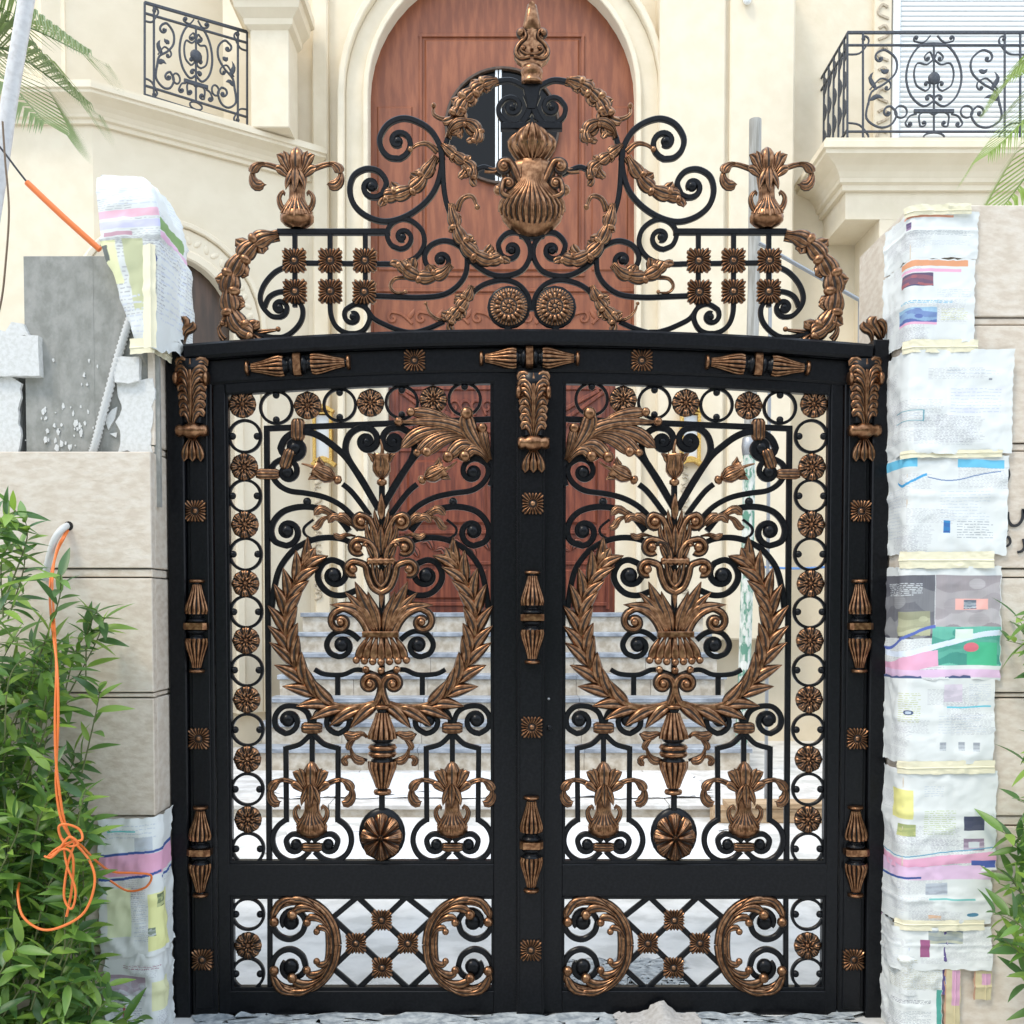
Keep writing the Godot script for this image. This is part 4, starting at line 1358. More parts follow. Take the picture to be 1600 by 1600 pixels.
func build_entrance():
	plane(Vector3(0, 0, -8.7))
	var cx := 785.0
	var cy := 160.0
	var arch = func(r, y_end):
		var l := [cx - r, y_end, cx - r, cy + (y_end - cy) * 0.5]
		for i in 25:
			var a = PI * i / 24.0
			l.append_array([cx - r * cos(a), cy - r * sin(a)])
		l.append_array([cx + r, cy + (y_end - cy) * 0.5, cx + r, y_end])
		return gp(l, 1)
	for q in [[226, 36, 0.22, "arch_surround"], [246, 10, 0.32, "arch_surround_fillet"], [209, 8, 0.28, "arch_surround_fillet"]]:
		bar(arch.call(q[0], 945), q[1], q[2] / MPP, q[2] * 0.5)
		emit(q[3], M.cream)
	var door_p = arch.call(206, 600)
	plate(door_p, 0.002, 0.05)
	var up = emit("arched_door_panel", M.wood)
	# fielded panels above
	for b in [[658, 60, 658, 432], [910, 60, 910, 432], [655, 60, 913, 60], [655, 432, 913, 432], [583, 456, 988, 456], [583, 530, 988, 530]]:
		bar(gp(b), 5.0, 5.0, 0.055)
		emit("panel_moulding", M.wood, up)
	pbox(664, 66, 904, 426, 0.05, 0.075, 0.02)
	emit("raised_panel", M.wood, up)
	for x in [[590, 646], [924, 980]]:
		pbox(x[0], 170, x[1], 426, 0.05, 0.068, 0.016)
		emit("raised_panel", M.wood, up)
	pbox(584, 462, 986, 524, 0.05, 0.064, 0.01)
	var fr = emit("carved_frieze", M.wood, up)
	# carving of the frieze: scrolls both ways from the middle
	for s in [-1.0, 1.0]:
		for i in 4:
			var x = cx + s * (28 + i * 44)
			var f = smooth(pts([x - s * 20, 508, x - s * 4, 494, x + s * 12, 490]))
			f.append_array(spi(f, [x + s * 10, 500, 1.0, 2.0]))
			bar(toplane(f), 4.0, 4.0, 0.066)
			emit("carved_scroll", M.wood, up)
			blade(gp([x - s * 12, 502, x - s * 20, 492, x - s * 24, 484]), 9, 0.062, 0.02, 0, 0.0, 0, 7)
			emit("carved_leaf", M.wood, up)
	# round window
	var oc = onp(785, 203)
	var R = 86.0 * MPP
	var ring := PackedVector2Array()
	for i in 49:
		ring.append(oc + Vector2.from_angle(TAU * i / 48.0) * R)
	var disc := ring.slice(0, 48)
	plate(disc, 0.076, 0.082)
	var gl = emit("round_window", M.dark_glass, up)
	bar(ring, 4.0, 12.0, 0.085, 1, 1, false)
	emit("window_frame", M.dark_wood, gl)
	var m0 = onp(776, 203)
	for dx in [0.0, 0.045]:
		bar(PackedVector2Array([Vector2(m0.x + dx, oc.y - R * 0.985), Vector2(m0.x + dx, oc.y + R * 0.985)]), 4.0, 5.0, 0.088)
		emit("mullion", M.white_paint, gl)
	# jambs and carved double doors below
	for x in [[574, 609], [961, 996]]:
		pbox(x[0], 596, x[1], 958, 0.0, 0.12, 0.015)
		emit("door_jamb", M.cream)
	pbox(609, 600, 961, 958, 0.002, 0.05, 0.0)
	var dd = emit("entrance_doors", M.red_wood)
	for s in [-1.0, 1.0]:
		var X = func(l):
			var r = l.duplicate()
			for i in range(0, r.size(), 2):
				r[i] = cx + s * r[i]
			return r
		for b in [[8, 606, 8, 952], [164, 606, 164, 952], [8, 690, 164, 690], [8, 704, 164, 704], [8, 832, 164, 832], [8, 880, 164, 880], [8, 944, 164, 944], [8, 608, 164, 608]]:
			bar(gp(X.call(b)), 6.0, 6.0, 0.056)
			emit("door_moulding", M.red_wood, dd)
		var q = X.call([24, 720, 148, 820])
		pbox(q[0], q[1], q[2], q[3], 0.05, 0.085, 0.03)
		emit("raised_panel", M.red_wood, dd)
		q = X.call([24, 890, 148, 936])
		pbox(q[0], q[1], q[2], q[3], 0.05, 0.08, 0.02)
		emit("raised_panel", M.red_wood, dd)
		for b in [[10, 690, 60, 676, 110, 648, 160, 612], [10, 678, 60, 662, 110, 634, 150, 612]]:
			bar(gp(X.call(b)), 6.0, 7.0, 0.058)
			emit("pediment_moulding", M.red_wood, dd)
		for i in 9:
			var px = 18 + i * 17
			var py = 636 if i < 5 else 664
			var f = smooth(pts(X.call([px - 10, py + 14, px, py - 6, px + 8, py - 8])))
			var e = X.call([px + 6, py + 2])
			f.append_array(spi(f, [e[0], e[1], 0.9, 2.0]))
			bar(toplane(f), 4.0, 5.0, 0.058)
			emit("carved_scroll", M.red_wood, dd)
		for i in 6:
			var py2 = 850 + (i % 2) * 12
			blade(gp(X.call([20 + i * 22, py2 + 10, 28 + i * 22, py2 - 4, 40 + i * 22, py2])), 12, 0.05, 0.03, 0, 0.0, 1, 8)
			emit("carved_leaf", M.red_wood, dd)
	for i in 24:
		var t = 712 + i * 9.6
		for x in [cx - 6, cx + 6]:
			pblob(x, t, 0.056, 3.4)
	var bd = emit("beading", M.red_wood, dd)
	bd.set_meta("kind", "stuff")
	# carved strips on the wall beside the doorway
	for x in [497, 1070]:
		plane(Vector3(0, 0, -8.6 if x < 800 else -8.3))
		for i in 14:
			var py = 735 + i * 15
			var s = 1.0 if i % 2 else -1.0
			bar(gp([x - 5 * s, py + 7, x + 5 * s, py + 2, x + 2 * s, py - 5, x - 4 * s, py - 3]), 2.6, 4.0, 0.005)
			emit("wall_carving", M.stone_carve)

# ---------------------------------------------------------------- forecourt
func build_court():
	var g := MeshInstance3D.new()
	var pm := PlaneMesh.new()
	pm.size = Vector2(160, 160)
	g.mesh = pm
	g.name = "ground"
	g.material_override = M.ground
	g.set_meta("kind", "structure")
	add_child(g)
	ORG = Vector3.ZERO
	# low platform
	var pl = thing("stone_platform", "low pale stone platform at the foot of the stairs", "platform", "", Vector3(-0.1, 0, -5.0))
	for i in 4:
		var x0 = -2.7 + i * 1.3
		wbox(Vector3(x0 + 0.004, 0.062, -5.75), Vector3(x0 + 1.296, 0.1, -3.95), 0.006)
		emit("paving_slab", M.pale_stone, pl)
		wbox(Vector3(x0 + 0.004, 0.0, -5.7), Vector3(x0 + 1.296, 0.06, -3.98), 0.0)
		emit("riser_tile", M.riser, pl)
	var stt = thing("stone_staircase", "flight of slate topped stairs rising to the timber entrance", "stairs", "", Vector3(-0.1, 0, -6))
	for i in 7:
		var zf = CAM.z - 9.9 - 0.3 * i
		var yt = 0.1 + 0.207 * (i + 1)
		var zb = zf - 0.3 if i < 6 else -8.6
		var wd = 2.2 + 0.02 * (6 - i)
		for k in 3:
			var x0 = -0.1 - wd + k * wd * 2.0 / 3.0
			wbox(Vector3(x0 + 0.002, yt - 0.045, zb - 0.005), Vector3(x0 + wd * 2.0 / 3.0 - 0.002, yt, zf + 0.03), 0.006)
			emit("tread", M.slate, stt)
		for k in 6:
			var x1 = -0.08 - wd + k * (wd * 2.0 - 0.04) / 6.0
			wbox(Vector3(x1 + 0.002, yt - 0.207 + (0.0 if i else -0.1), zb - 0.004), Vector3(x1 + (wd * 2.0 - 0.04) / 6.0 - 0.002, yt - 0.046, zf - 0.002 * (k % 2)), 0.0)
			emit("riser_tile", M.riser, stt)
	# white sheets added to whiten the overexposed paving; plank, pole, rod and hose
	ORG = Vector3.ZERO
	floor_sheet("floor_sheet", "added white sheet over the low platform, its colour standing in for glare", Vector3(-1.9, 0.104, -5.5), Vector3(1.6, 0.104, -4.2), M.glare_white, 0.012, 3)
	floor_sheet("floor_sheet", "added wrinkled white sheet on the yard floor before the platform, standing in for glare", Vector3(-1.6, 0.004, -3.6), Vector3(1.5, 0.004, -2.2), M.glare_white, 0.012, 9)
	floor_sheet("cement_bag", "flattened grey cement bag lying on the yard floor behind the gate", Vector3(0.2, 0.004, -0.62), Vector3(0.75, 0.004, -0.3), M.bag, 0.004, 5)
	thing("timber_plank", "raw brown timber plank lying beside the low platform", "plank", "", Vector3(1.9, 0, -3.9))
	wbox(Vector3(1.5, 0.0, -3.9), Vector3(2.7, 0.11, -3.74), 0.006)
	emit("board", M.plank)
	wbox(Vector3(1.6, 0.112, -3.93), Vector3(2.8, 0.15, -3.72), 0.004)
	emit("board", M.plank)
	var pp = D(1174, 950, 10.2)
	thing("scaffold_pole", "tall weathered timber prop with flaking green and white paint", "prop", "", Vector3(pp.x, 0, pp.z))
	plane(Vector3(pp.x, 0, pp.z))
	tube(PackedVector3Array([Vector3(-0.10, 0.0, 0), Vector3(-0.06, 1.0, 0), Vector3(-0.04, 2.0, 0), Vector3(-0.03, 3.2, 0)]), 0.06, 12)
	emit("lower_shaft", M.green_paint)
	tube(PackedVector3Array([Vector3(-0.03, 3.1, -0.01), Vector3(0.0, 4.6, 0), Vector3(0.0, 6.15, 0)]), 0.058, 10)
	emit("upper_shaft", M.grey_wood)
	turned(Vector2(-0.03, 3.04), Vector2(-0.03, 3.2), [[0, 1], [0, 11], [0.5, 12.5], [1, 11], [1, 1]], 0.0, 0, 0, 14)
	emit("clamp", M.steel)
	plane(Vector3(0, 0, -4.0))
	var h0 = onp(1186, 380)
	var h1 = onp(1345, 470)
	thing("handrail_tube", "thin grey steel tube sloping down behind the crest", "tube", "", Vector3(h1.x, 0, -4.0))
	tube(PackedVector3Array([Vector3(h0.x, h0.y, 0), Vector3(h1.x, h1.y, 0)]), 0.016, 8)
	emit("tube", M.steel)
	for q in [0.12, 1.0]:
		var e = h0.lerp(h1, q)
		tube(PackedVector3Array([Vector3(e.x, 0, -0.02), Vector3(e.x, e.y, -0.02)]), 0.014, 8)
		emit("support", M.steel)
	var b0 = D(1166, 884, 10.1)
	var b1 = D(1300, 886, 11.6)
	tube_thing("blue_hose", "blue water hose stretched level from the prop to the wall", "hose", [b0, b0.lerp(b1, 0.5) + Vector3(0, -0.02, 0), b1, Vector3(4.07, b1.y + 0.02, -7.83)], 0.012, M.blue)

func floor_sheet(nm, label, a, b, m, amp, sd):
	nz.seed = sd
	nz.frequency = 3.2
	var rows := []
	for i in 29:
		var row := PackedVector3Array()
		for j in 37:
			var u = j / 36.0
			var v = i / 28.0
			var p = Vector3(lerpf(a.x, b.x, u), a.y, lerpf(a.z, b.z, v))
			var e = nz.get_noise_2d(u * 3.0 + sd, v * 3.0)
			p.x += e * 0.12 * (absf(u - 0.5) * 2.0)
			p.z += nz.get_noise_2d(u * 3.0, v * 3.0 + 40.0) * 0.12 * (absf(v - 0.5) * 2.0)
			p.y += 0.003 + amp * maxf(0.0, 1.0 - absf(nz.get_noise_2d(p.x * 1.6, p.z * 1.6)) * 4.0) + amp * 0.3 * absf(nz.get_noise_2d(p.x * 5, p.z * 5))
			row.append(p)
		rows.append(row)
	ORG = Vector3.ZERO
	grid(rows)
	var o = put(nm, mesh_now(), m, self)
	meta(o, label, "sheet")
	return o
func tube_thing(nm, label, category, l, r, m, sub = 6, seg = 8):
	plane(Vector3.ZERO)
	ORG = Vector3.ZERO
	tube(curve3(l, sub), r, seg)
	var o = put(nm, mesh_now(), m, self)
	meta(o, label, category)
	return o

# the house across the street, behind the camera: what the gloss of the gate mirrors
func build_opposite():
	thing("opposite_house", "plain brownish house across the street facing the gate", "house", "", Vector3(0, 0, 15))
	wbox(Vector3(-22, 0, 14.2), Vector3(22, 7.5, 20))
	emit("wall", M.house)
	wbox(Vector3(-22.3, 7.5, 13.9), Vector3(22.3, 7.8, 20.3))
	emit("roof", M.house)
	for i in 10:
		for k in 2:
			var x = -19.0 + i * 4.2
			wbox(Vector3(x - 0.6, 1.1 + k * 3.4, 14.14), Vector3(x + 0.6, 2.7 + k * 3.4, 14.19))
			emit("window", M.dark_glass)
	thing("street_hedge", "clipped green hedge along the far side of the street", "hedge", "", Vector3(0, 0, 12))
	nz.seed = 3
	nz.frequency = 0.9
	var rows := []
	for i in 13:
		var row := PackedVector3Array()
		var a = PI * i / 12.0
		for j in 90:
			var x = -20.0 + j * 0.45
			var r = 1.0 + 0.3 * nz.get_noise_2d(x * 1.5, i * 0.6)
			row.append(Vector3(x, 2.2 * pow(sin(a), 0.6) * r, 12.0 - 0.8 * cos(a) * r) - ORG)
		rows.append(row)
	grid(rows)
	emit("foliage", M.leaf_d).set_meta("kind", "stuff")

# ---------------------------------------------------------------- pillars
func jag(flat, amp, sd, step = 10.0):
	rng.seed = sd
	var a = pts(flat)
	var r := PackedVector2Array()
	for i in a.size():
		var p = a[i]
		var q = a[(i + 1) % a.size()]
		var n = maxi(1, int(p.distance_to(q) / step))
		for k in n:
			var o = p.lerp(q, float(k) / n)
			if k > 0:
				o += Vector2(rng.randf_range(-amp, amp), rng.randf_range(-amp, amp))
			r.append(o)
	return toplane(r)
const ROWS := [[320, 495, 0], [496, 507, 1], [508, 692, 0], [693, 704, 1], [705, 888, 0], [889, 902, 1], [903, 1082, 0], [1083, 1090, 1], [1091, 1275, 0], [1276, 1290, 1], [1291, 1478, 0], [1479, 1490, 1], [1491, 1627, 0]]
func build_pillars():
	var zf := 0.23
	var xl := -1.327
	thing("gate_pillar", "unfinished gate pillar, bare grey concrete above and pale stone cladding below", "pillar", "", Vector3(-1.9, 0, -0.05))
	plane(Vector3(0, 0, zf))
	var ytop = onp(100, 390).y
	var yc = onp(100, 704).y
	wbox(Vector3(onp(26, 500).x, yc - 0.2, -0.34), Vector3(xl - 0.024, ytop, 0.165), 0.008)
	emit("concrete_core", M.concrete)
	for q in [[26, 81, 0.0012], [81, 136, 0.0026], [136, 239, 0.0018]]:
		wbox(Vector3(at(q[0], 500, zf).x, yc - 0.2, 0.15), Vector3(at(q[1], 500, zf).x, ytop - 0.004, 0.165 + q[2]), 0.0)
		emit("board_marked_face", M.concrete)
	wbox(Vector3(-3.6, 0, -0.34), Vector3(xl - 0.024, yc - 0.004, 0.19), 0.0)
	emit("backing", M.concrete)
	var ids = [M.stone, M.stone2, M.stone3]
	var k := 0
	for r in ROWS:
		plane(Vector3(0, 0, zf))
		var y0 = onp(0, r[1]).y
		var y1 = onp(0, r[0]).y
		if r[1] > 1600:
			y0 = 0.0
		var rec = 0.007 if r[2] else 0.0
		if r[0] > 700:
			wbox(Vector3(-2.62 + 0.25 * (k % 2), y0 + 0.0015, 0.19), Vector3(xl, y1 - 0.0015, zf - rec), 0.003)
			emit("stone_slab", ids[k % 3])
			wbox(Vector3(-3.6, y0 + 0.0015, 0.19), Vector3(-2.624 + 0.25 * (k % 2), y1 - 0.0015, zf - rec - 0.001), 0.003)
			emit("stone_slab", ids[(k + 1) % 3])
		if r[0] > 500:
			plane(Vector3(xl, 0, 0.188 if r[0] > 700 else 0.176), Vector3(0, 0, -1))
			box(0.0, y0 + 0.0015, 0.55, y1 - 0.0015, -0.024, -rec * 0.6, 0.003)
			emit("side_slab", ids[(k + 2) % 3])
		k += 1
	plane(Vector3(0, 0, 0.168))
	pbox(-80, 528, 27, 712, -0.4, -0.006, 0.0)
	emit("plastered_backing", M.plaster)
	var pc := 0
	for q in [[[-40, 592, 20, 590, 36, 600, 30, 640, 34, 670, 30, 708, -40, 708], 3.0, 0.012], [[-40, 528, 66, 528, 68, 590, -40, 591], 0.8, 0.035], [[-30, 502, 12, 520, 22, 505, 40, 508, 50, 528, -30, 528], 2.5, 0.02],
		[[184, 600, 240, 592, 240, 708, 186, 708, 190, 680, 182, 660, 192, 640, 186, 620], 4.0, 0.012], [[183, 561, 221, 560, 222, 597, 205, 602, 184, 600], 1.2, 0.03], [[164, 655, 176, 640, 184, 636, 180, 655, 170, 672], 2.0, 0.006], [[172, 678, 184, 676, 182, 684], 1.0, 0.006]]:
		plate(jag(q[0], q[1], 11 + pc), -0.004, q[2])
		emit("plaster_patch", M.plaster)
		pc += 1
	# smears and spatters of plaster
	rng.seed = 404
	for i in 46:
		var cx = 96.0 + rng.randf_range(-1.0, 1.0) * 32.0
		var cy = 668.0 + rng.randf_range(-1.0, 1.0) * 34.0
		if i > 30:
			cx = rng.randf_range(34, 190)
			cy = rng.randf_range(560, 700)
		var sz = rng.randf_range(1.5, 7.0) * (0.5 if i > 30 else 1.0)
		var sm := []
		for k2 in 9:
			var a2 = TAU * k2 / 9.0
			sm.append_array([cx + cos(a2) * sz * rng.randf_range(0.4, 1.0) * 0.8, cy + sin(a2) * sz * rng.randf_range(0.5, 1.6)])
		plate(toplane(pts(sm)), -0.004, 0.0015 + 0.0015 * (i % 3))
		emit("plaster_smear", M.plaster)
	plane(Vector3(0, 0, zf))
	var c = onp(107, 822)
	blob(c, 0.0, 0.018, 0.018, 0.004, 14, 6)
	emit("cable_hole", M.hole)
	# pillar at the other side
	var xr := 1.452
	thing("gate_pillar", "stone clad gate pillar wrapped in taped printed sheets, with black lettering", "pillar", "", Vector3(2.2, 0, -0.05))
	plane(Vector3(0, 0, zf))
	var yt = onp(1450, 320).y
	wbox(Vector3(xr + 0.024, 0, -0.34), Vector3(3.6, yt - 0.022, 0.19))
	emit("backing", M.concrete)
	k = 1
	for r in ROWS:
		plane(Vector3(0, 0, zf))
		var y0 = onp(0, r[1]).y
		var y1 = onp(0, r[0]).y
		if r[1] > 1600:
			y0 = 0.0
		var rec = 0.007 if r[2] else 0.0
		wbox(Vector3(xr, y0 + 0.0015, 0.19), Vector3(2.4 + 0.2 * (k % 2), y1 - 0.0015, zf - rec), 0.003)
		emit("stone_slab", ids[k % 3])
		wbox(Vector3(2.404 + 0.2 * (k % 2), y0 + 0.0015, 0.19), Vector3(3.6, y1 - 0.0015, zf - rec - 0.001), 0.003)
		emit("stone_slab", ids[(k + 1) % 3])
		plane(Vector3(xr, 0, -0.35), Vector3(0, 0, 1))
		PN = Vector3.LEFT
		box(0.0, y0 + 0.0015, 0.538, y1 - 0.0015, -0.024, -rec * 0.6, 0.003)
		emit("side_slab", ids[(k + 2) % 3])
		k += 1
	wbox(Vector3(xr + 0.004, yt - 0.021, -0.345), Vector3(3.6, yt, 0.226), 0.004)
	emit("coping", M.stone2)
	# lettering cut off by the sheets
	plane(Vector3(0, 0, zf + 0.002))
	for q in [[[1574, 800, 1575, 813, 1581, 821, 1590, 820, 1597, 810, 1598, 796, 1601, 804, 1608, 804, 1610, 796, 1613, 803, 1620, 803, 1622, 793], 4.5], [[1574, 733, 1576, 742, 1573, 752], 4.0], [[1598, 842, 1600, 854, 1596, 861, 1589, 863], 4.0], [[1568, 842, 1575, 839, 1578, 847, 1573, 853, 1567, 850, 1568, 842], 3.5]]:
		bar(gp(q[0]), q[1], 2.0, 0.0)
		emit("letter", M.letter)
	for q in [[1566, 831], [1573, 829]]:
		pblob(q[0], q[1], 0.0, 2.6, 1.0)
		emit("letter_dot", M.letter)

# ---------------------------------------------------------------- printed sheets
func page(ops, sd, w = 256, h = 288):
	rng.seed = sd
	var im := Image.create(w, h, false, Image.FORMAT_RGB8)
	im.fill(Color(0.85, 0.86, 0.85))
	# faint body text in columns
	for k in 7:
		var bx = rng.randi_range(0, w - 70)
		var by = rng.randi_range(0, h - 50)
		var bh = rng.randi_range(30, 80)
		var bw = rng.randi_range(40, 90)
		var y0 = by
		while y0 < mini(h - 2, by + bh):
			var x0 = bx
			while x0 < mini(w - 4, bx + bw):
				var l0 = rng.randi_range(2, 7)
				var g0 = rng.randf_range(0.62, 0.74)
				im.fill_rect(Rect2i(x0, y0, l0, 1), Color(g0, g0, g0 + 0.02))
				x0 += l0 + 2
			y0 += 4
	for o in ops:
		var r = Rect2i(int(o[1] * w), int(o[2] * h), maxi(1, int(o[3] * w)), maxi(1, int(o[4] * h)))
		if o[0] == "r":
			im.fill_rect(r, o[5])
		elif o[0] == "t":
			var y = r.position.y
			while y < r.end.y - 2:
				var x = r.position.x
				var e = r.end.x - rng.randi_range(0, r.size.x / 4) * (1 if rng.randf() < 0.3 else 0)
				while x < e:
					var l = rng.randi_range(2, 9)
					var c: Color = o[5]
					im.fill_rect(Rect2i(x, y + rng.randi_range(0, 1), mini(l, e - x), 2), c.lerp(Color(0.80, 0.82, 0.83), rng.randf() * 0.4))
					x += l + rng.randi_range(1, 3)
				y += int(o[6]) if o.size() > 6 else 6
		elif o[0] == "p":
			im.fill_rect(r, o[5])
			# picture: a low skyline of soft uneven bands with a few round shapes
			var c2: Color = o[5]
			for x in r.size.x:
				var yy = 0
				for b in 4:
					var h2 = int(r.size.y * (0.25 + 0.09 * sin(x * 0.045 + b * 1.7 + sd) + 0.03 * sin(x * 0.11 + b)))
					im.fill_rect(Rect2i(r.position.x + x, r.position.y + yy, 1, mini(h2, r.size.y - yy)), c2.lerp(o[6], [0.15, 0.55, 0.3, 0.8][b] + rng.randf() * 0.08))
					yy = mini(yy + h2, r.size.y)
			for k in 3:
				var rr = maxi(1, mini(r.size.x, r.size.y) / (5 + k))
				var q = r.position + Vector2i(rng.randi_range(rr, maxi(rr, r.size.x - rr)), rng.randi_range(rr, maxi(rr, r.size.y - rr)))
				for y3 in range(-rr, rr):
					var hw3 = int(sqrt(maxf(0.0, rr * rr - y3 * y3)))
					var x0 = maxi(r.position.x, q.x - hw3)
					im.fill_rect(Rect2i(x0, clampi(q.y + y3, r.position.y, r.end.y - 1), maxi(0, mini(r.end.x, q.x + hw3) - x0), 1), c2.lerp(o[6], rng.randf_range(0.3, 0.5) + 0.2 * k))
		elif o[0] == "w":
			for x in r.size.x:
				var yy = r.position.y + int(sin(x / float(r.size.x) * PI * 1.3 + 0.4) * o[6] * h)
				im.fill_rect(Rect2i(r.position.x + x, yy, 1, r.size.y), o[5])
		elif o[0] == "c":
			for y in range(-r.size.x, r.size.x + 1):
				var hw = int(sqrt(maxf(0.0, r.size.x * r.size.x - y * y)))
				im.fill_rect(Rect2i(r.position.x - hw, r.position.y + y, hw * 2 + 1, 1), o[5])
	var m := StandardMaterial3D.new()
	m.resource_name = "printed_sheet"
	m.albedo_texture = ImageTexture.create_from_image(im)
	m.roughness = 0.75
	m.cull_mode = BaseMaterial3D.CULL_DISABLED
	m.backlight_enabled = true
	m.backlight = Color(0.15, 0.15, 0.14)
	return m
# a sheet hung along a level path of points, from y0 (top) to y1
func sheet(nm, label, category, path, y0, y1, m, wr, sd, ragged = 0.008, group = "", lean = 0.0):
	nz.seed = sd
	nz.frequency = 1.0
	var a := PackedVector2Array()
	for p in path:
		a.append(Vector2(p.x, p.z))
	var nc := 46
	var nr := 36
	var q = resample(a, nc)
	var rows := []
	var tot = 0.0
	for i in a.size() - 1:
		tot += a[i].distance_to(a[i + 1])
	muv = PackedVector2Array()
	ORG = Vector3.ZERO
	for i in nr:
		var v = i / (nr - 1.0)
		var row := PackedVector3Array()
		for j in nc:
			var u = j / (nc - 1.0)
			var tg = (q[mini(j + 1, nc - 1)] - q[maxi(j - 1, 0)]).normalized()
			var nn = Vector3(-tg.y, 0, tg.x)
			if nn.dot(CAM - Vector3(q[j].x, 1.6, q[j].y)) < 0:
				nn = -nn
			var s = u * tot
			var y = lerpf(y0, y1, v)
			var e = nz.get_noise_2d(s * 22.0, 3.0) * ragged * (1.0 if i == 0 or i == nr - 1 else 0.0)
			y += e + nz.get_noise_2d(s * 3.0, 9.0 + v) * ragged * 0.8 + lean * (u - 0.5)
			var b = nz.get_noise_2d(y * 22.0, 5.0) * ragged * (1.0 if j == 0 or j == nc - 1 else 0.0)
			var f = 1.0 - absf(nz.get_noise_2d(s * 4.0 + y * 3.0, y * 3.2 - s * 1.5)) * 4.0
			var g = nz.get_noise_2d(s * 3.0, y * 2.2 + 20.0)
			var lift = 0.004 + wr * (0.35 * maxf(0.0, f) + 0.9 * maxf(0.0, g) + 0.06 * absf(nz.get_noise_2d(s * 20, y * 20)))
			lift += 0.0045 * maxf(0.0, 1.0 - absf(u - 0.66 - 0.02 * sin(sd)) * 22.0) + 0.004 * maxf(0.0, 1.0 - absf(v - 0.5 - 0.1 * sin(sd * 2.3)) * 18.0)
			row.append(Vector3(q[j].x + b, y, q[j].y) + nn * lift)
			muv.append(Vector2(u, v))
		rows.append(row)
	grid(rows)
	var o = put(nm, mesh_now(), m, self)
	meta(o, label, category, group)
	return o
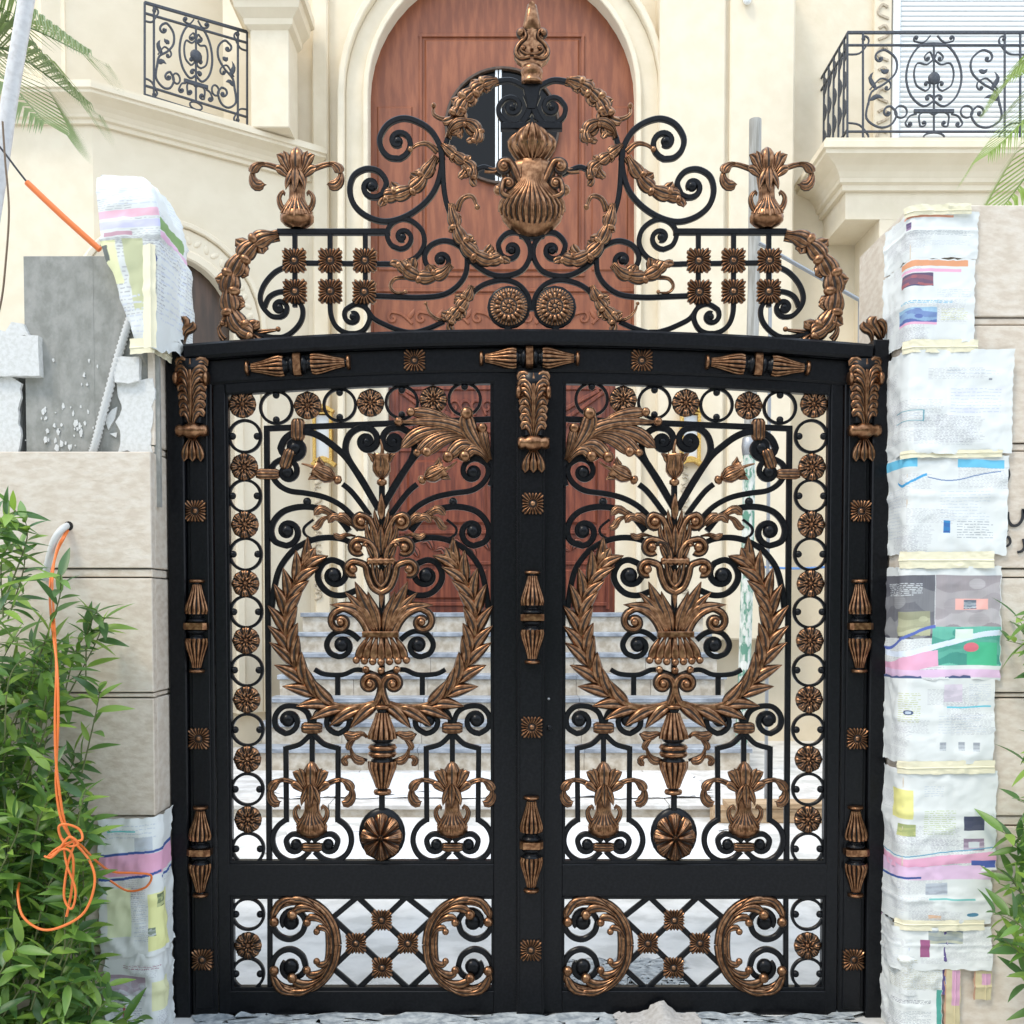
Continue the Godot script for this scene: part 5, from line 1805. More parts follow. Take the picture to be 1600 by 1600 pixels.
func build_sheets():
	var W = Color(0.80, 0.82, 0.83)
	var G = Color(0.55, 0.57, 0.6)
	var LG = Color(0.74, 0.77, 0.8)
	var xr := 1.450
	var R = func(px, py, off = 0.0): return [Vector3(xr - off, 0, -0.02), Vector3(xr - off, 0, 0.21), Vector3(xr + 0.012, 0, 0.236 + off), Vector3(at(px, py, 0.236).x, 0, 0.234 + off)]
	var Y = func(py): return at(1480, py, 0.236).y
	var pink = Color(0.88, 0.66, 0.76)
	var blue = Color(0.22, 0.33, 0.58)
	var cyan = Color(0.42, 0.74, 0.86)
	var list = [
		["sheet with a small violet emblem, topmost on the stone pillar", 1527, 330, 404, 0.012, [["r", 0.42, 0.08, 0.4, 0.05, Color(0.85, 0.6, 0.5)], ["p", 0.47, 0.22, 0.05, 0.16, Color(0.3, 0.25, 0.4), Color(0.6, 0.5, 0.6)], ["t", 0.5, 0.42, 0.45, 0.12, G, 8], ["t", 0.6, 0.62, 0.35, 0.1, LG, 8]]],
		["sheet with pink header and two small photographs", 1521, 406, 536, 0.012, [["r", 0.4, 0.02, 0.55, 0.07, Color(0.85, 0.6, 0.45)], ["r", 0.4, 0.12, 0.5, 0.035, pink], ["p", 0.42, 0.17, 0.27, 0.16, Color(0.3, 0.3, 0.42), Color(0.7, 0.4, 0.4)], ["t", 0.72, 0.36, 0.25, 0.1, LG, 6], ["t", 0.42, 0.5, 0.42, 0.03, Color(0.2, 0.6, 0.75), 5], ["p", 0.38, 0.58, 0.34, 0.2, Color(0.65, 0.8, 0.85), Color(0.3, 0.35, 0.6)], ["r", 0.38, 0.76, 0.34, 0.03, pink], ["t", 0.75, 0.6, 0.2, 0.15, Color(0.8, 0.8, 0.6), 6]]],
		["wide nearly blank sheet with faint grey text and an outlined box", 1580, 548, 710, 0.02, [["t", 0.62, 0.2, 0.3, 0.04, LG, 8], ["r", 0.62, 0.36, 0.34, 0.28, Color(0.86, 0.87, 0.92)], ["t", 0.64, 0.38, 0.3, 0.24, LG, 9], ["r", 0.28, 0.58, 0.2, 0.008, Color(0.4, 0.6, 0.65)], ["r", 0.28, 0.68, 0.2, 0.008, Color(0.4, 0.6, 0.65)], ["r", 0.48, 0.58, 0.008, 0.11, Color(0.4, 0.6, 0.65)], ["t", 0.3, 0.61, 0.16, 0.05, LG, 7], ["p", 0.86, 0.28, 0.02, 0.02, G, G]]],
		["wide sheet with cyan header bars and a tiny blue figure", 1573, 711, 866, 0.016, [["r", 0.0, 0.03, 0.46, 0.1, cyan], ["r", 0.7, 0.05, 0.28, 0.08, cyan], ["w", 0.3, 0.24, 0.22, 0.025, Color(0.25, 0.6, 0.8), 0.06], ["w", 0.52, 0.2, 0.44, 0.012, Color(0.4, 0.5, 0.65), 0.05], ["t", 0.05, 0.34, 0.3, 0.5, LG, 10], ["t", 0.6, 0.36, 0.3, 0.3, LG, 9], ["p", 0.62, 0.66, 0.04, 0.13, Color(0.2, 0.55, 0.75), blue], ["t", 0.7, 0.66, 0.22, 0.2, G, 8]]],
		["sheet printed with dark photographs over a green and pink band", 1562, 884, 1062, 0.016, [["p", 0.05, 0.08, 0.55, 0.56, Color(0.34, 0.34, 0.37), Color(0.6, 0.6, 0.6)], ["t", 0.2, 0.15, 0.32, 0.13, W, 5], ["p", 0.35, 0.4, 0.22, 0.22, Color(0.55, 0.55, 0.45), Color(0.75, 0.75, 0.62)], ["p", 0.6, 0.08, 0.4, 0.46, Color(0.58, 0.55, 0.56), Color(0.72, 0.7, 0.7)], ["r", 0.72, 0.29, 0.2, 0.1, Color(0.9, 0.68, 0.64)], ["p", 0.77, 0.3, 0.08, 0.08, Color(0.3, 0.35, 0.4), W], ["p", 0.58, 0.54, 0.42, 0.34, Color(0.45, 0.75, 0.66), Color(0.25, 0.55, 0.5)], ["r", 0.8, 0.68, 0.18, 0.2, Color(0.3, 0.72, 0.55)], ["w", 0.0, 0.66, 1.0, 0.05, Color(0.86, 0.9, 0.95), 0.1], ["w", 0.0, 0.62, 0.6, 0.03, Color(0.35, 0.42, 0.7), 0.1], ["r", 0.72, 0.56, 0.11, 0.09, Color(0.85, 0.9, 0.85)], ["c", 0.82, 0.72, 0.05, 0.05, Color(0.85, 0.45, 0.5)], ["w", 0.0, 0.8, 0.62, 0.14, pink, 0.06], ["r", 0.0, 0.91, 1.0, 0.07, Color(0.86, 0.74, 0.84)]]],
		["sheet with yellow-green paragraphs and three tiny figures", 1551, 1056, 1193, 0.016, [["r", 0.0, 0.0, 1.0, 0.03, Color(0.3, 0.35, 0.5)], ["t", 0.4, 0.2, 0.14, 0.34, Color(0.72, 0.74, 0.5), 7], ["c", 0.46, 0.42, 0.035, 0.05, Color(0.2, 0.26, 0.4)], ["c", 0.46, 0.42, 0.02, 0.05, Color(0.7, 0.75, 0.8)], ["p", 0.68, 0.1, 0.12, 0.2, Color(0.84, 0.8, 0.84), Color(0.75, 0.72, 0.76)], ["t", 0.84, 0.1, 0.14, 0.2, LG, 6], ["r", 0.7, 0.35, 0.28, 0.02, Color(0.4, 0.75, 0.82)], ["p", 0.66, 0.75, 0.04, 0.1, G, W], ["p", 0.78, 0.75, 0.04, 0.1, G, W], ["p", 0.87, 0.76, 0.04, 0.1, G, W], ["t", 0.65, 0.45, 0.3, 0.2, LG, 9]]],
		["sheet with yellow blocks and a dark photograph above a pink ribbon", 1556, 1204, 1358, 0.018, [["r", 0.3, 0.2, 0.18, 0.3, Color(0.88, 0.86, 0.55)], ["p", 0.38, 0.55, 0.12, 0.12, Color(0.55, 0.6, 0.4), Color(0.75, 0.75, 0.5)], ["t", 0.55, 0.4, 0.2, 0.26, Color(0.7, 0.75, 0.55), 6], ["p", 0.8, 0.46, 0.13, 0.14, Color(0.25, 0.27, 0.36), Color(0.32, 0.33, 0.4)], ["p", 0.8, 0.68, 0.13, 0.12, Color(0.5, 0.42, 0.5), Color(0.75, 0.7, 0.75)], ["r", 0.83, 0.71, 0.07, 0.06, W], ["w", 0.0, 0.82, 1.0, 0.012, Color(0.35, 0.6, 0.72), 0.06], ["w", 0.0, 0.86, 1.0, 0.1, pink, 0.05], ["r", 0.85, 0.9, 0.15, 0.07, Color(0.3, 0.38, 0.65)], ["t", 0.55, 0.15, 0.12, 0.12, LG, 7]]],
		["sheet with a lilac ribbon along its top and a globe", 1548, 1352, 1442, 0.016, [["r", 0.0, 0.0, 1.0, 0.24, Color(0.86, 0.74, 0.84)], ["w", 0.0, 0.22, 0.55, 0.04, blue, 0.05], ["p", 0.58, 0.3, 0.14, 0.2, LG, Color(0.6, 0.62, 0.66)], ["r", 0.6, 0.56, 0.3, 0.03, Color(0.45, 0.72, 0.7)], ["t", 0.05, 0.4, 0.4, 0.5, LG, 10], ["c", 0.88, 0.84, 0.04, 0.05, Color(0.3, 0.5, 0.6)], ["p", 0.6, 0.86, 0.08, 0.06, Color(0.85, 0.6, 0.4), W]]],
		["sheet carrying a coloured photograph and torn lower corner", 1547, 1448, 1514, 0.02, [["p", 0.6, 0.05, 0.22, 0.34, Color(0.5, 0.55, 0.6), Color(0.75, 0.75, 0.65)], ["r", 0.55, 0.3, 0.06, 0.4, Color(0.6, 0.35, 0.5)], ["t", 0.1, 0.3, 0.4, 0.6, LG, 9]]],
		["narrow sheet with a bluish portrait and columns of text", 1477, 1446, 1552, 0.024, [["r", 0.0, 0.0, 0.2, 0.4, Color(0.8, 0.6, 0.75)], ["p", 0.66, 0.16, 0.28, 0.27, Color(0.45, 0.5, 0.68), Color(0.75, 0.75, 0.85)], ["t", 0.4, 0.48, 0.56, 0.45, Color(0.7, 0.68, 0.55), 7], ["r", 0.97, 0.0, 0.03, 1.0, Color(0.35, 0.3, 0.5)]]],
		["lowest sheet on the stone pillar, with a dark heading and green edge", 1470, 1546, 1640, 0.02, [["t", 0.5, 0.18, 0.4, 0.06, Color(0.25, 0.25, 0.3), 6], ["t", 0.4, 0.36, 0.5, 0.6, G, 7], ["r", 0.95, 0.0, 0.05, 1.0, Color(0.3, 0.6, 0.55)]]],
	]
	var i := 0
	for s in list:
		sheet("printed_sheet", s[0], "sheet", R.call(s[1], (s[2] + s[3]) * 0.5, 0.0035 * (i % 3)), Y.call(s[2]), Y.call(s[3]), page(s[5], 40 + i), s[4], 21 + i, 0.008, "printed sheets taped to the pillars", 0.006 * (i % 3 - 1))
		i += 1
	i = 0
	for s in [[1540, 532, 552, "under the sheet with pink header"], [1578, 704, 716, "over the cyan-headed sheet"], [1564, 862, 888, "over the sheet with dark photographs"], [1566, 1188, 1208, "between the figures sheet and the pink-ribbon sheet"], [1550, 1436, 1452, "under the globe sheet"], [1528, 322, 338, "along the top sheet"]]:
		sheet("masking_tape", "strip of pale yellow masking tape " + s[3], "tape", R.call(s[0] - 14, s[1], 0.011).slice(1), Y.call(s[1]), Y.call(s[2]), M.tape, 0.012, 61 + i, 0.004, "strips of masking tape", 0.004 * (i % 2))
		i += 1
	for s in [[1520, 1548, 1515, 1560, "vertical"], [1475, 1500, 1500, 1640, "hanging"]]:
		var p = [Vector3(at(s[0], s[2], 0.236).x, 0, 0.24), Vector3(at(s[1], s[2], 0.236).x, 0, 0.24)]
		sheet("paper_strip", "torn strip of yellowed paper with a pink patch, " + s[4] + " beside the lowest sheets", "strip", p, Y.call(s[2]), Y.call(s[3]), page([["r", 0, 0, 1, 1, Color(0.78, 0.73, 0.58)], ["r", 0.45, 0.1, 0.5, 0.4, Color(0.80, 0.62, 0.72)], ["r", 0.0, 0.0, 0.1, 1.0, Color(0.72, 0.56, 0.46)]], 77 + i), 0.01, 77 + i, 0.006)
		i += 1
	# sheets on the other pillar
	var L = func(px, py): return [Vector3(at(px, py, 0.236).x, 0, 0.237), Vector3(-1.345, 0, 0.238), Vector3(-1.322, 0, 0.215), Vector3(-1.322, 0, 0.075)]
	var Yl = func(py): return at(200, py, 0.236).y
	sheet("printed_sheet", "sheet with a pink ribbon between blue lines, on the pillar beside the orange cable", "sheet", L.call(156, 1370), Yl.call(1276), Yl.call(1492), page([["t", 0.02, 0.05, 0.55, 0.1, LG, 8], ["r", 0.1, 0.09, 0.3, 0.012, Color(0.4, 0.75, 0.75)], ["p", 0.38, 0.14, 0.16, 0.1, Color(0.72, 0.74, 0.76), LG], ["r", 0.0, 0.26, 1.0, 0.16, pink], ["w", 0.0, 0.24, 0.64, 0.018, blue, 0.01], ["w", 0.0, 0.41, 0.64, 0.018, blue, 0.02], ["r", 0.64, 0.23, 0.36, 0.025, blue], ["r", 0.64, 0.44, 0.36, 0.02, blue], ["r", 0.5, 0.55, 0.28, 0.42, Color(0.88, 0.88, 0.62)], ["r", 0.08, 0.5, 0.25, 0.35, Color(0.88, 0.9, 0.75)], ["p", 0.58, 0.56, 0.13, 0.1, Color(0.3, 0.36, 0.26), Color(0.8, 0.82, 0.6)], ["p", 0.5, 0.8, 0.06, 0.06, Color(0.35, 0.4, 0.3), W], ["t", 0.36, 0.5, 0.12, 0.4, LG, 9]], 91), 0.022, 91, 0.010, "printed sheets taped to the pillars", 0.03)
	sheet("printed_sheet", "crumpled sheet with a red and blue heading near the foot of the concrete pillar", "sheet", L.call(165, 1560), Yl.call(1486), Yl.call(1640), page([["t", 0.2, 0.15, 0.4, 0.05, Color(0.6, 0.4, 0.45), 6], ["p", 0.05, 0.25, 0.4, 0.2, Color(0.6, 0.5, 0.55), W], ["r", 0.5, 0.3, 0.3, 0.3, Color(0.88, 0.88, 0.7)], ["r", 0.35, 0.75, 0.25, 0.05, blue], ["t", 0.1, 0.5, 0.3, 0.4, G, 7], ["r", 0.2, 0.55, 0.03, 0.2, Color(0.7, 0.35, 0.35)]], 92), 0.026, 92, 0.012, "printed sheets taped to the pillars")
	wrap_lamp()

# pillar lamp bundled in paper, tapering downwards
func wrap_lamp():
	var lv = [[286, 160, 226, 258, 0.25, 0.06], [298, 150, 236, 278, 0.28, -0.06], [318, 152, 241, 288, 0.29, -0.08], [345, 156, 247, 292, 0.29, -0.09], [372, 158, 250, 290, 0.29, -0.09], [382, 160, 248, 299, 0.28, -0.11], [430, 176, 247, 302, 0.27, -0.10], [480, 194, 244, 303, 0.265, -0.08], [520, 208, 242, 302, 0.26, -0.05], [546, 218, 240, 300, 0.255, -0.02]]
	var pg = [["wrapped_lamp", "pillar lamp bundled in taped printed sheets on the concrete pillar, paper tapering downwards", [["t", 0.1, 0.1, 0.3, 0.12, LG2(), 9], ["p", 0.14, 0.05, 0.08, 0.03, Color(0.6, 0.5, 0.6), Color(0.8, 0.8, 0.85)], ["r", 0.0, 0.28, 0.5, 0.05, Color(0.9, 0.72, 0.78)], ["r", 0.0, 0.35, 0.55, 0.05, Color(0.78, 0.78, 0.9)], ["r", 0.5, 0.33, 0.25, 0.08, Color(0.5, 0.62, 0.4)], ["r", 0.5, 0.42, 0.4, 0.06, Color(0.86, 0.7, 0.8)], ["r", 0.22, 0.5, 0.12, 0.2, Color(0.9, 0.9, 0.72)], ["r", 0.25, 0.56, 0.06, 0.06, Color(0.4, 0.42, 0.4)], ["t", 0.5, 0.55, 0.3, 0.3, LG2(), 8], ["c", 0.46, 0.62, 0.018, 0.02, Color(0.35, 0.4, 0.6)], ["t", 0.36, 0.12, 0.14, 0.14, LG2(), 7], ["r", 0.3, 0.42, 0.1, 0.03, Color(0.75, 0.6, 0.65)], ["t", 0.62, 0.06, 0.25, 0.2, LG2(), 8], ["r", 0.36, 0.5, 0.07, 0.3, Color(0.76, 0.77, 0.62)], ["t", 0.3, 0.74, 0.16, 0.2, LG2(), 7]]]]
	nz.seed = 5
	nz.frequency = 1.0
	ORG = Vector3.ZERO
	muv = PackedVector2Array()
	var rows := []
	var n := 44
	for i in 41:
		var f = i / 40.0 * (lv.size() - 1)
		var k = mini(int(f), lv.size() - 2)
		var t = f - k
		var q := []
		for m in 6:
			q.append(lerpf(lv[k][m], lv[k + 1][m], t))
		var a = at(q[1], q[0], q[4] - 0.05)
		var b = at(q[2], q[0], q[4])
		var c = at(q[3], q[0], q[5])
		var y = a.y
		var d = Vector3(a.x, y, c.z)
		var ring = [d, a, b, c, d]
		var poly := PackedVector2Array()
		for p in ring:
			poly.append(Vector2(p.x, p.z))
		var rs = resample(poly, n)
		var ctr = Vector2((a.x + c.x) * 0.5, (a.z + c.z) * 0.5)
		var row := PackedVector3Array()
		for j in n:
			var p2 = rs[j]
			var o = (p2 - ctr).normalized()
			var s = j / float(n) * 0.9
			var w = 0.012 * maxf(0.0, 1.0 - absf(nz.get_noise_2d(s * 6.0 + y * 3.0, y * 4.0)) * 4.0) + 0.010 * nz.get_noise_2d(s * 4.0, y * 3.0)
			var yy = y + 0.03 * nz.get_noise_2d(s * 8.0, 7.0) * (1.0 if i > 36 else 0.0) + (b.x - p2.x) * 0.18 * (1.0 if i < 4 else 0.0)
			row.append(Vector3(p2.x + o.x * w, yy, p2.y + o.y * w))
			muv.append(Vector2(j / float(n - 1), i / 40.0))
		rows.append(row)
	grid(rows)
	var top = rows[0]
	var base = mv.size()
	var cc = Vector3.ZERO
	for p in top:
		cc += p
	mv.append(cc / top.size() + Vector3(0, 0.012, 0))
	muv.append(Vector2(0.4, 0.02))
	for j in n:
		mv.append(top[j])
		muv.append(Vector2(0.4 + 0.1 * cos(TAU * j / n), 0.03 + 0.03 * sin(TAU * j / n)))
	for j in n - 1:
		mi.append_array(PackedInt32Array([base, base + 1 + j, base + 2 + j]))
	var o2 = put(pg[0][0], mesh_now(), page(pg[0][2], 95), self)
	meta(o2, pg[0][1], "wrapped lamp")
	sheet("masking_tape", "strip of yellow masking tape at the foot of the wrapped lamp", "tape", [Vector3(at(204, 545, 0.21).x, 0, 0.21), Vector3(at(240, 545, 0.23).x, 0, 0.235), Vector3(-1.315, 0, 0.22), Vector3(-1.30, 0, 0.0)], at(200, 532, 0.19).y, at(200, 556, 0.19).y, M.tape, 0.006, 66, 0.003, "strips of masking tape")
	sheet("masking_tape", "pale tape running down the folded edge of the wrapped lamp", "tape", [Vector3(at(226, 450, 0.27).x, 0, 0.275), Vector3(at(238, 450, 0.27).x, 0, 0.29), Vector3(at(246, 450, 0.27).x, 0, 0.285)], at(236, 385, 0.27).y, at(236, 545, 0.27).y, M.tape, 0.006, 68, 0.004, "strips of masking tape")
func LG2():
	return Color(0.78, 0.8, 0.84)

# ---------------------------------------------------------------- cables and pipes
func W3(l, z):
	var r := []
	for q in l:
		r.append(at(q[0], q[1], q[2] if q.size() > 2 else z))
	return r
func build_cables():
	# white corrugated conduit
	var l = W3([[206, 490], [196, 520], [184, 560], [172, 605], [160, 650], [150, 690], [143, 712]], 0.185)
	var c = curve3(l, 12)
	var rad := []
	for i in c.size():
		rad.append(0.0175 if i % 2 else 0.0125)
	plane(Vector3.ZERO)
	ORG = Vector3.ZERO
	tube(c, rad, 10)
	meta(put("corrugated_conduit", mesh_now(), M.conduit, self), "white corrugated conduit running down the bare concrete", "conduit")
	tube_thing("grey_conduit", "short grey conduit bent out of the hole in the stone slab", "conduit", W3([[110, 820, 0.2], [98, 826, 0.26], [84, 846, 0.28], [74, 884, 0.27], [70, 905, 0.24]], 0.25), 0.013, M.conduit)
	tube_thing("orange_conduit", "straight orange conduit slanting up from behind the wrapped lamp", "conduit", W3([[42, 285], [98, 338], [156, 390]], -0.1), 0.012, M.orange)
	tube_thing("black_wire", "thin black wire hanging from the pale pole to the orange conduit", "wire", W3([[-20, 205], [8, 240], [26, 264], [44, 287]], -0.1), 0.004, M.letter)
	tube_thing("hanging_cable", "thin brown cable hanging beside the rough stone", "cable", W3([[4, 190], [8, 250], [14, 330], [8, 420], [2, 470], [-10, 520]], 0.1), 0.004, M.brown)
	# orange cables out of the hole, knotted above the shrub
	var main = [[108, 824, 0.21], [99, 838, 0.27], [88, 862, 0.30], [82, 905, 0.42], [84, 960, 0.62], [88, 1040, 0.76], [86, 1120, 0.80], [87, 1180, 0.81], [92, 1230, 0.81], [100, 1280, 0.80], [112, 1310, 0.80]]
	for k in 2:
		var m2 := []
		for i in main.size():
			var q = main[i]
			m2.append([q[0] + (5 * sin(i * 1.3) if k else 0.0) * (1.0 if i > 2 else 0.3), q[1] + k * 2, q[2] + 0.008 * k * cos(i * 1.3)])
		if k == 0:
			m2.append_array([[140, 1345, 0.81], [148, 1380, 0.82], [132, 1425, 0.82], [96, 1448, 0.82], [64, 1452, 0.81], [36, 1432, 0.8], [28, 1400, 0.76], [30, 1380, 0.7]])
			tube_thing("orange_cable", "orange cable with a long loop hanging over the shrub", "cable", W3(m2, 0.6), 0.0042, M.orange)
		else:
			m2.append_array([[128, 1322, 0.71], [150, 1345, 0.66], [176, 1362, 0.45], [210, 1364, 0.33], [236, 1368, 0.27], [228, 1386, 0.27], [200, 1392, 0.27], [172, 1376, 0.28]])
			tube_thing("orange_cable", "orange cable trailing across the sheet with pink ribbon", "cable", W3(m2, 0.6), 0.0042, M.orange)
	tube_thing("cable_knot", "loose orange knot tied round the hanging cables", "cable", W3([[72, 1342, 0.810], [86, 1328, 0.820], [110, 1316, 0.825], [128, 1312, 0.820], [124, 1296, 0.810], [104, 1288, 0.825], [92, 1292, 0.825], [96, 1310, 0.820], [108, 1322, 0.830], [122, 1318, 0.830], [108, 1308, 0.840], [90, 1330, 0.830], [78, 1338, 0.820], [100, 1326, 0.835], [114, 1340, 0.820], [112, 1390, 0.800], [104, 1432, 0.790]], 0.7), 0.0041, M.orange)
	tube_thing("orange_cable", "thin orange cable looped loosely through the shrub below the knot", "cable", W3([[98, 1310, 0.82], [104, 1350, 0.825], [118, 1390, 0.82], [112, 1420, 0.82], [100, 1400, 0.815], [106, 1350, 0.82], [116, 1316, 0.83], [96, 1326, 0.83], [80, 1340, 0.825], [70, 1338, 0.81]], 0.8), 0.0038, M.orange)
	tube_thing("leaning_pole", "pale grey pole leaning past the palm fronds", "pole", W3([[60, -120], [38, 20], [16, 150], [0, 262], [-40, 520], [-120, 1040]], -0.6), 0.034, M.pole, 4, 12)
	# rough stone behind the pillar
	plane(Vector3.ZERO)
	ORG = Vector3.ZERO
	nz.seed = 31
	nz.frequency = 1.3
	var rows := []
	for i in 15:
		var row := PackedVector3Array()
		for j in 20:
			var th = PI * i / 14.0
			var ph = TAU * j / 20.0
			var d = Vector3(sin(th) * cos(ph), cos(th), sin(th) * sin(ph))
			row.append(Vector3(-2.25, 1.34, -0.2) + d * Vector3(0.42, 1.36, 0.3) * (1.0 + 0.25 * nz.get_noise_3dv(d * 2.0)))
		rows.append(row)
	grid(rows, true)
	meta(put("rough_stone", mesh_now(), M.rock, self), "rough brown stone beside the bare concrete", "stone")
	# sheets and crumpled paper at the foot of the gate
	floor_sheet("protective_sheet", "bluish protective sheet rucked along the foot of the gate", Vector3(-1.2, 0.003, 0.035), Vector3(1.32, 0.003, 0.42), M.bag, 0.010, 12)
	nz.seed = 8
	rows = []
	for i in 15:
		var row := PackedVector3Array()
		for j in 23:
			var u = j / 22.0
			var v = i / 14.0
			var p = at(lerpf(960, 1090, u), 1596, 0.07)
			var hgt = 0.010 + 0.05 * exp(-pow((u - 0.55) / 0.13, 2.0)) * (1.0 - v * 0.75) + 0.02 * absf(nz.get_noise_2d(u * 9, v * 7))
			row.append(Vector3(p.x + 0.02 * nz.get_noise_2d(u * 5, v * 5 + 9), 0.006 + hgt * (1.0 if i < 14 else 0.1), 0.055 + v * 0.17))
		rows.append(row)
	grid(rows)
	meta(put("crumpled_paper", mesh_now(), M.paper_grey, self), "crumpled pale paper peaking at the foot of the gate", "paper")

# ---------------------------------------------------------------- plants
func leaf_mesh(len_, wid):
	mv = PackedVector3Array()
	ORG = Vector3.ZERO
	var rows := []
	for i in 7:
		var t = i / 6.0
		var w = wid * 0.5 * maxf(0.04, pow(sin(PI * pow(t, 0.75)), 0.9))
		var y = -len_ * 0.16 * t * t
		rows.append(PackedVector3Array([Vector3(-w, y + w * 0.35, -len_ * t), Vector3(0, y, -len_ * t), Vector3(w, y + w * 0.35, -len_ * t)]))
	grid(rows)
	return mesh_now()
func shrub(nm, label, tips, base, n_leaf, sd, lo, hi):
	rng.seed = sd
	thing(nm, label, "shrub", "", base)
	var tr := []
	plane(Vector3.ZERO)
	for tp in tips:
		var e = tp[0]
		var s = tp[1]
		var mid = s.lerp(e, 0.5) + Vector3(rng.randf_range(-0.05, 0.05), 0.06, rng.randf_range(-0.04, 0.06))
		var c = curve3([s, mid, e], 8)
		tube(c, 0.0032, 5, 0.0012)
		emit("stem", M.stem)
		for k in n_leaf:
			var t = 0.18 + 0.82 * (k + 0.5) / n_leaf
			var i = mini(int(t * 16.0), 15)
			var p = c[i].lerp(c[i + 1], t * 16.0 - i)
			var tg = (c[i + 1] - c[i]).normalized()
			var sd2 = tg.cross(Vector3(0.1, 0.2, 1.0)).normalized()
			var dir = (tg * rng.randf_range(0.35, 0.8) + sd2.rotated(tg, k * 2.4 + rng.randf() * 0.7) * rng.randf_range(0.6, 1.0) + Vector3(0, -0.12, 0.1)).normalized()
			var up = (UP + Vector3(rng.randf_range(-0.5, 0.5), 0, rng.randf_range(0.0, 1.0))).normalized()
			var b = Basis.looking_at(dir, up)
			tr.append([Transform3D(b.scaled(Vector3.ONE * rng.randf_range(lo, hi)), p - base), p.z + rng.randf() * 0.2, rng.randi_range(0, 3)])
	tr.sort_custom(func(a, b): return a[1] > b[1])
	var lm = ["leaf_a", "leaf_b", "leaf_c", "leaf_d"]
	var rest := [[], [], [], []]
	for i in tr.size():
		if i < 300:
			var o = put("leaf", SH.leaf, M[lm[tr[i][2]]])
			o.transform = tr[i][0]
		else:
			rest[tr[i][2]].append(tr[i][0])
	for k in 4:
		if rest[k].is_empty():
			continue
		var mm := MultiMesh.new()
		mm.transform_format = MultiMesh.TRANSFORM_3D
		mm.mesh = SH.leaf
		mm.instance_count = rest[k].size()
		for i in rest[k].size():
			mm.set_instance_transform(i, rest[k][i])
		var m := MultiMeshInstance3D.new()
		m.name = "foliage"
		m.multimesh = mm
		m.material_override = M[lm[k]]
		m.set_meta("kind", "stuff")
		CUR.add_child(m, true)
func in_poly(poly, p):
	return Geometry2D.is_point_in_polygon(p, poly)
func palm(label, base, crown, tips, m):
	thing("palm_tree", label, "palm", "", base)
	plane(Vector3.ZERO)
	var rows := []
	for i in 25:
		var t = i / 24.0
		var c = base.lerp(crown, t)
		var row := PackedVector3Array()
		for j in 12:
			var a = TAU * j / 12.0
			var r = lerpf(0.2, 0.13, t) * (1.08 if i % 2 else 0.94)
			row.append(c + Vector3(cos(a) * r, 0, sin(a) * r) - base)
		rows.append(row)
	grid(rows, true)
	emit("trunk", M.bark)
	for tp in tips:
		var mid = crown.lerp(tp, 0.5) + Vector3(0, 0.28, 0.0)
		var c = curve3([crown, mid, tp], 14)
		tube(c, 0.014, 5, 0.003)
		for i in range(4, c.size()):
			var t = i / float(c.size() - 1)
			var tg = (c[i] - c[i - 1]).normalized()
			for s in [-1.0, 1.0]:
				for hlf in 2:
					var sd2 = tg.cross(UP).normalized() * s
					var l = 0.62 * sin(PI * (0.12 + 0.8 * t)) + 0.08
					var p0 = c[i] + tg * 0.02 * hlf
					var d = (tg * 0.75 + sd2 * 0.75 + UP * 0.15).normalized()
					var p1 = p0 + d * l * 0.55
					var p2 = p0 + d * l * 0.9 + Vector3(0, -0.32 * l, 0)
					var wv = tg.cross(d).cross(d).normalized() * 0.009
					var b = mv.size()
					mv.append_array(PackedVector3Array([p0 - wv * 0.5 - ORG, p0 + wv * 0.5 - ORG, p1 - wv - ORG, p1 + wv - ORG, p2 - ORG]))
					mi.append_array(PackedInt32Array([b, b + 1, b + 2, b + 1, b + 3, b + 2, b + 2, b + 3, b + 4]))
		emit("frond", m)
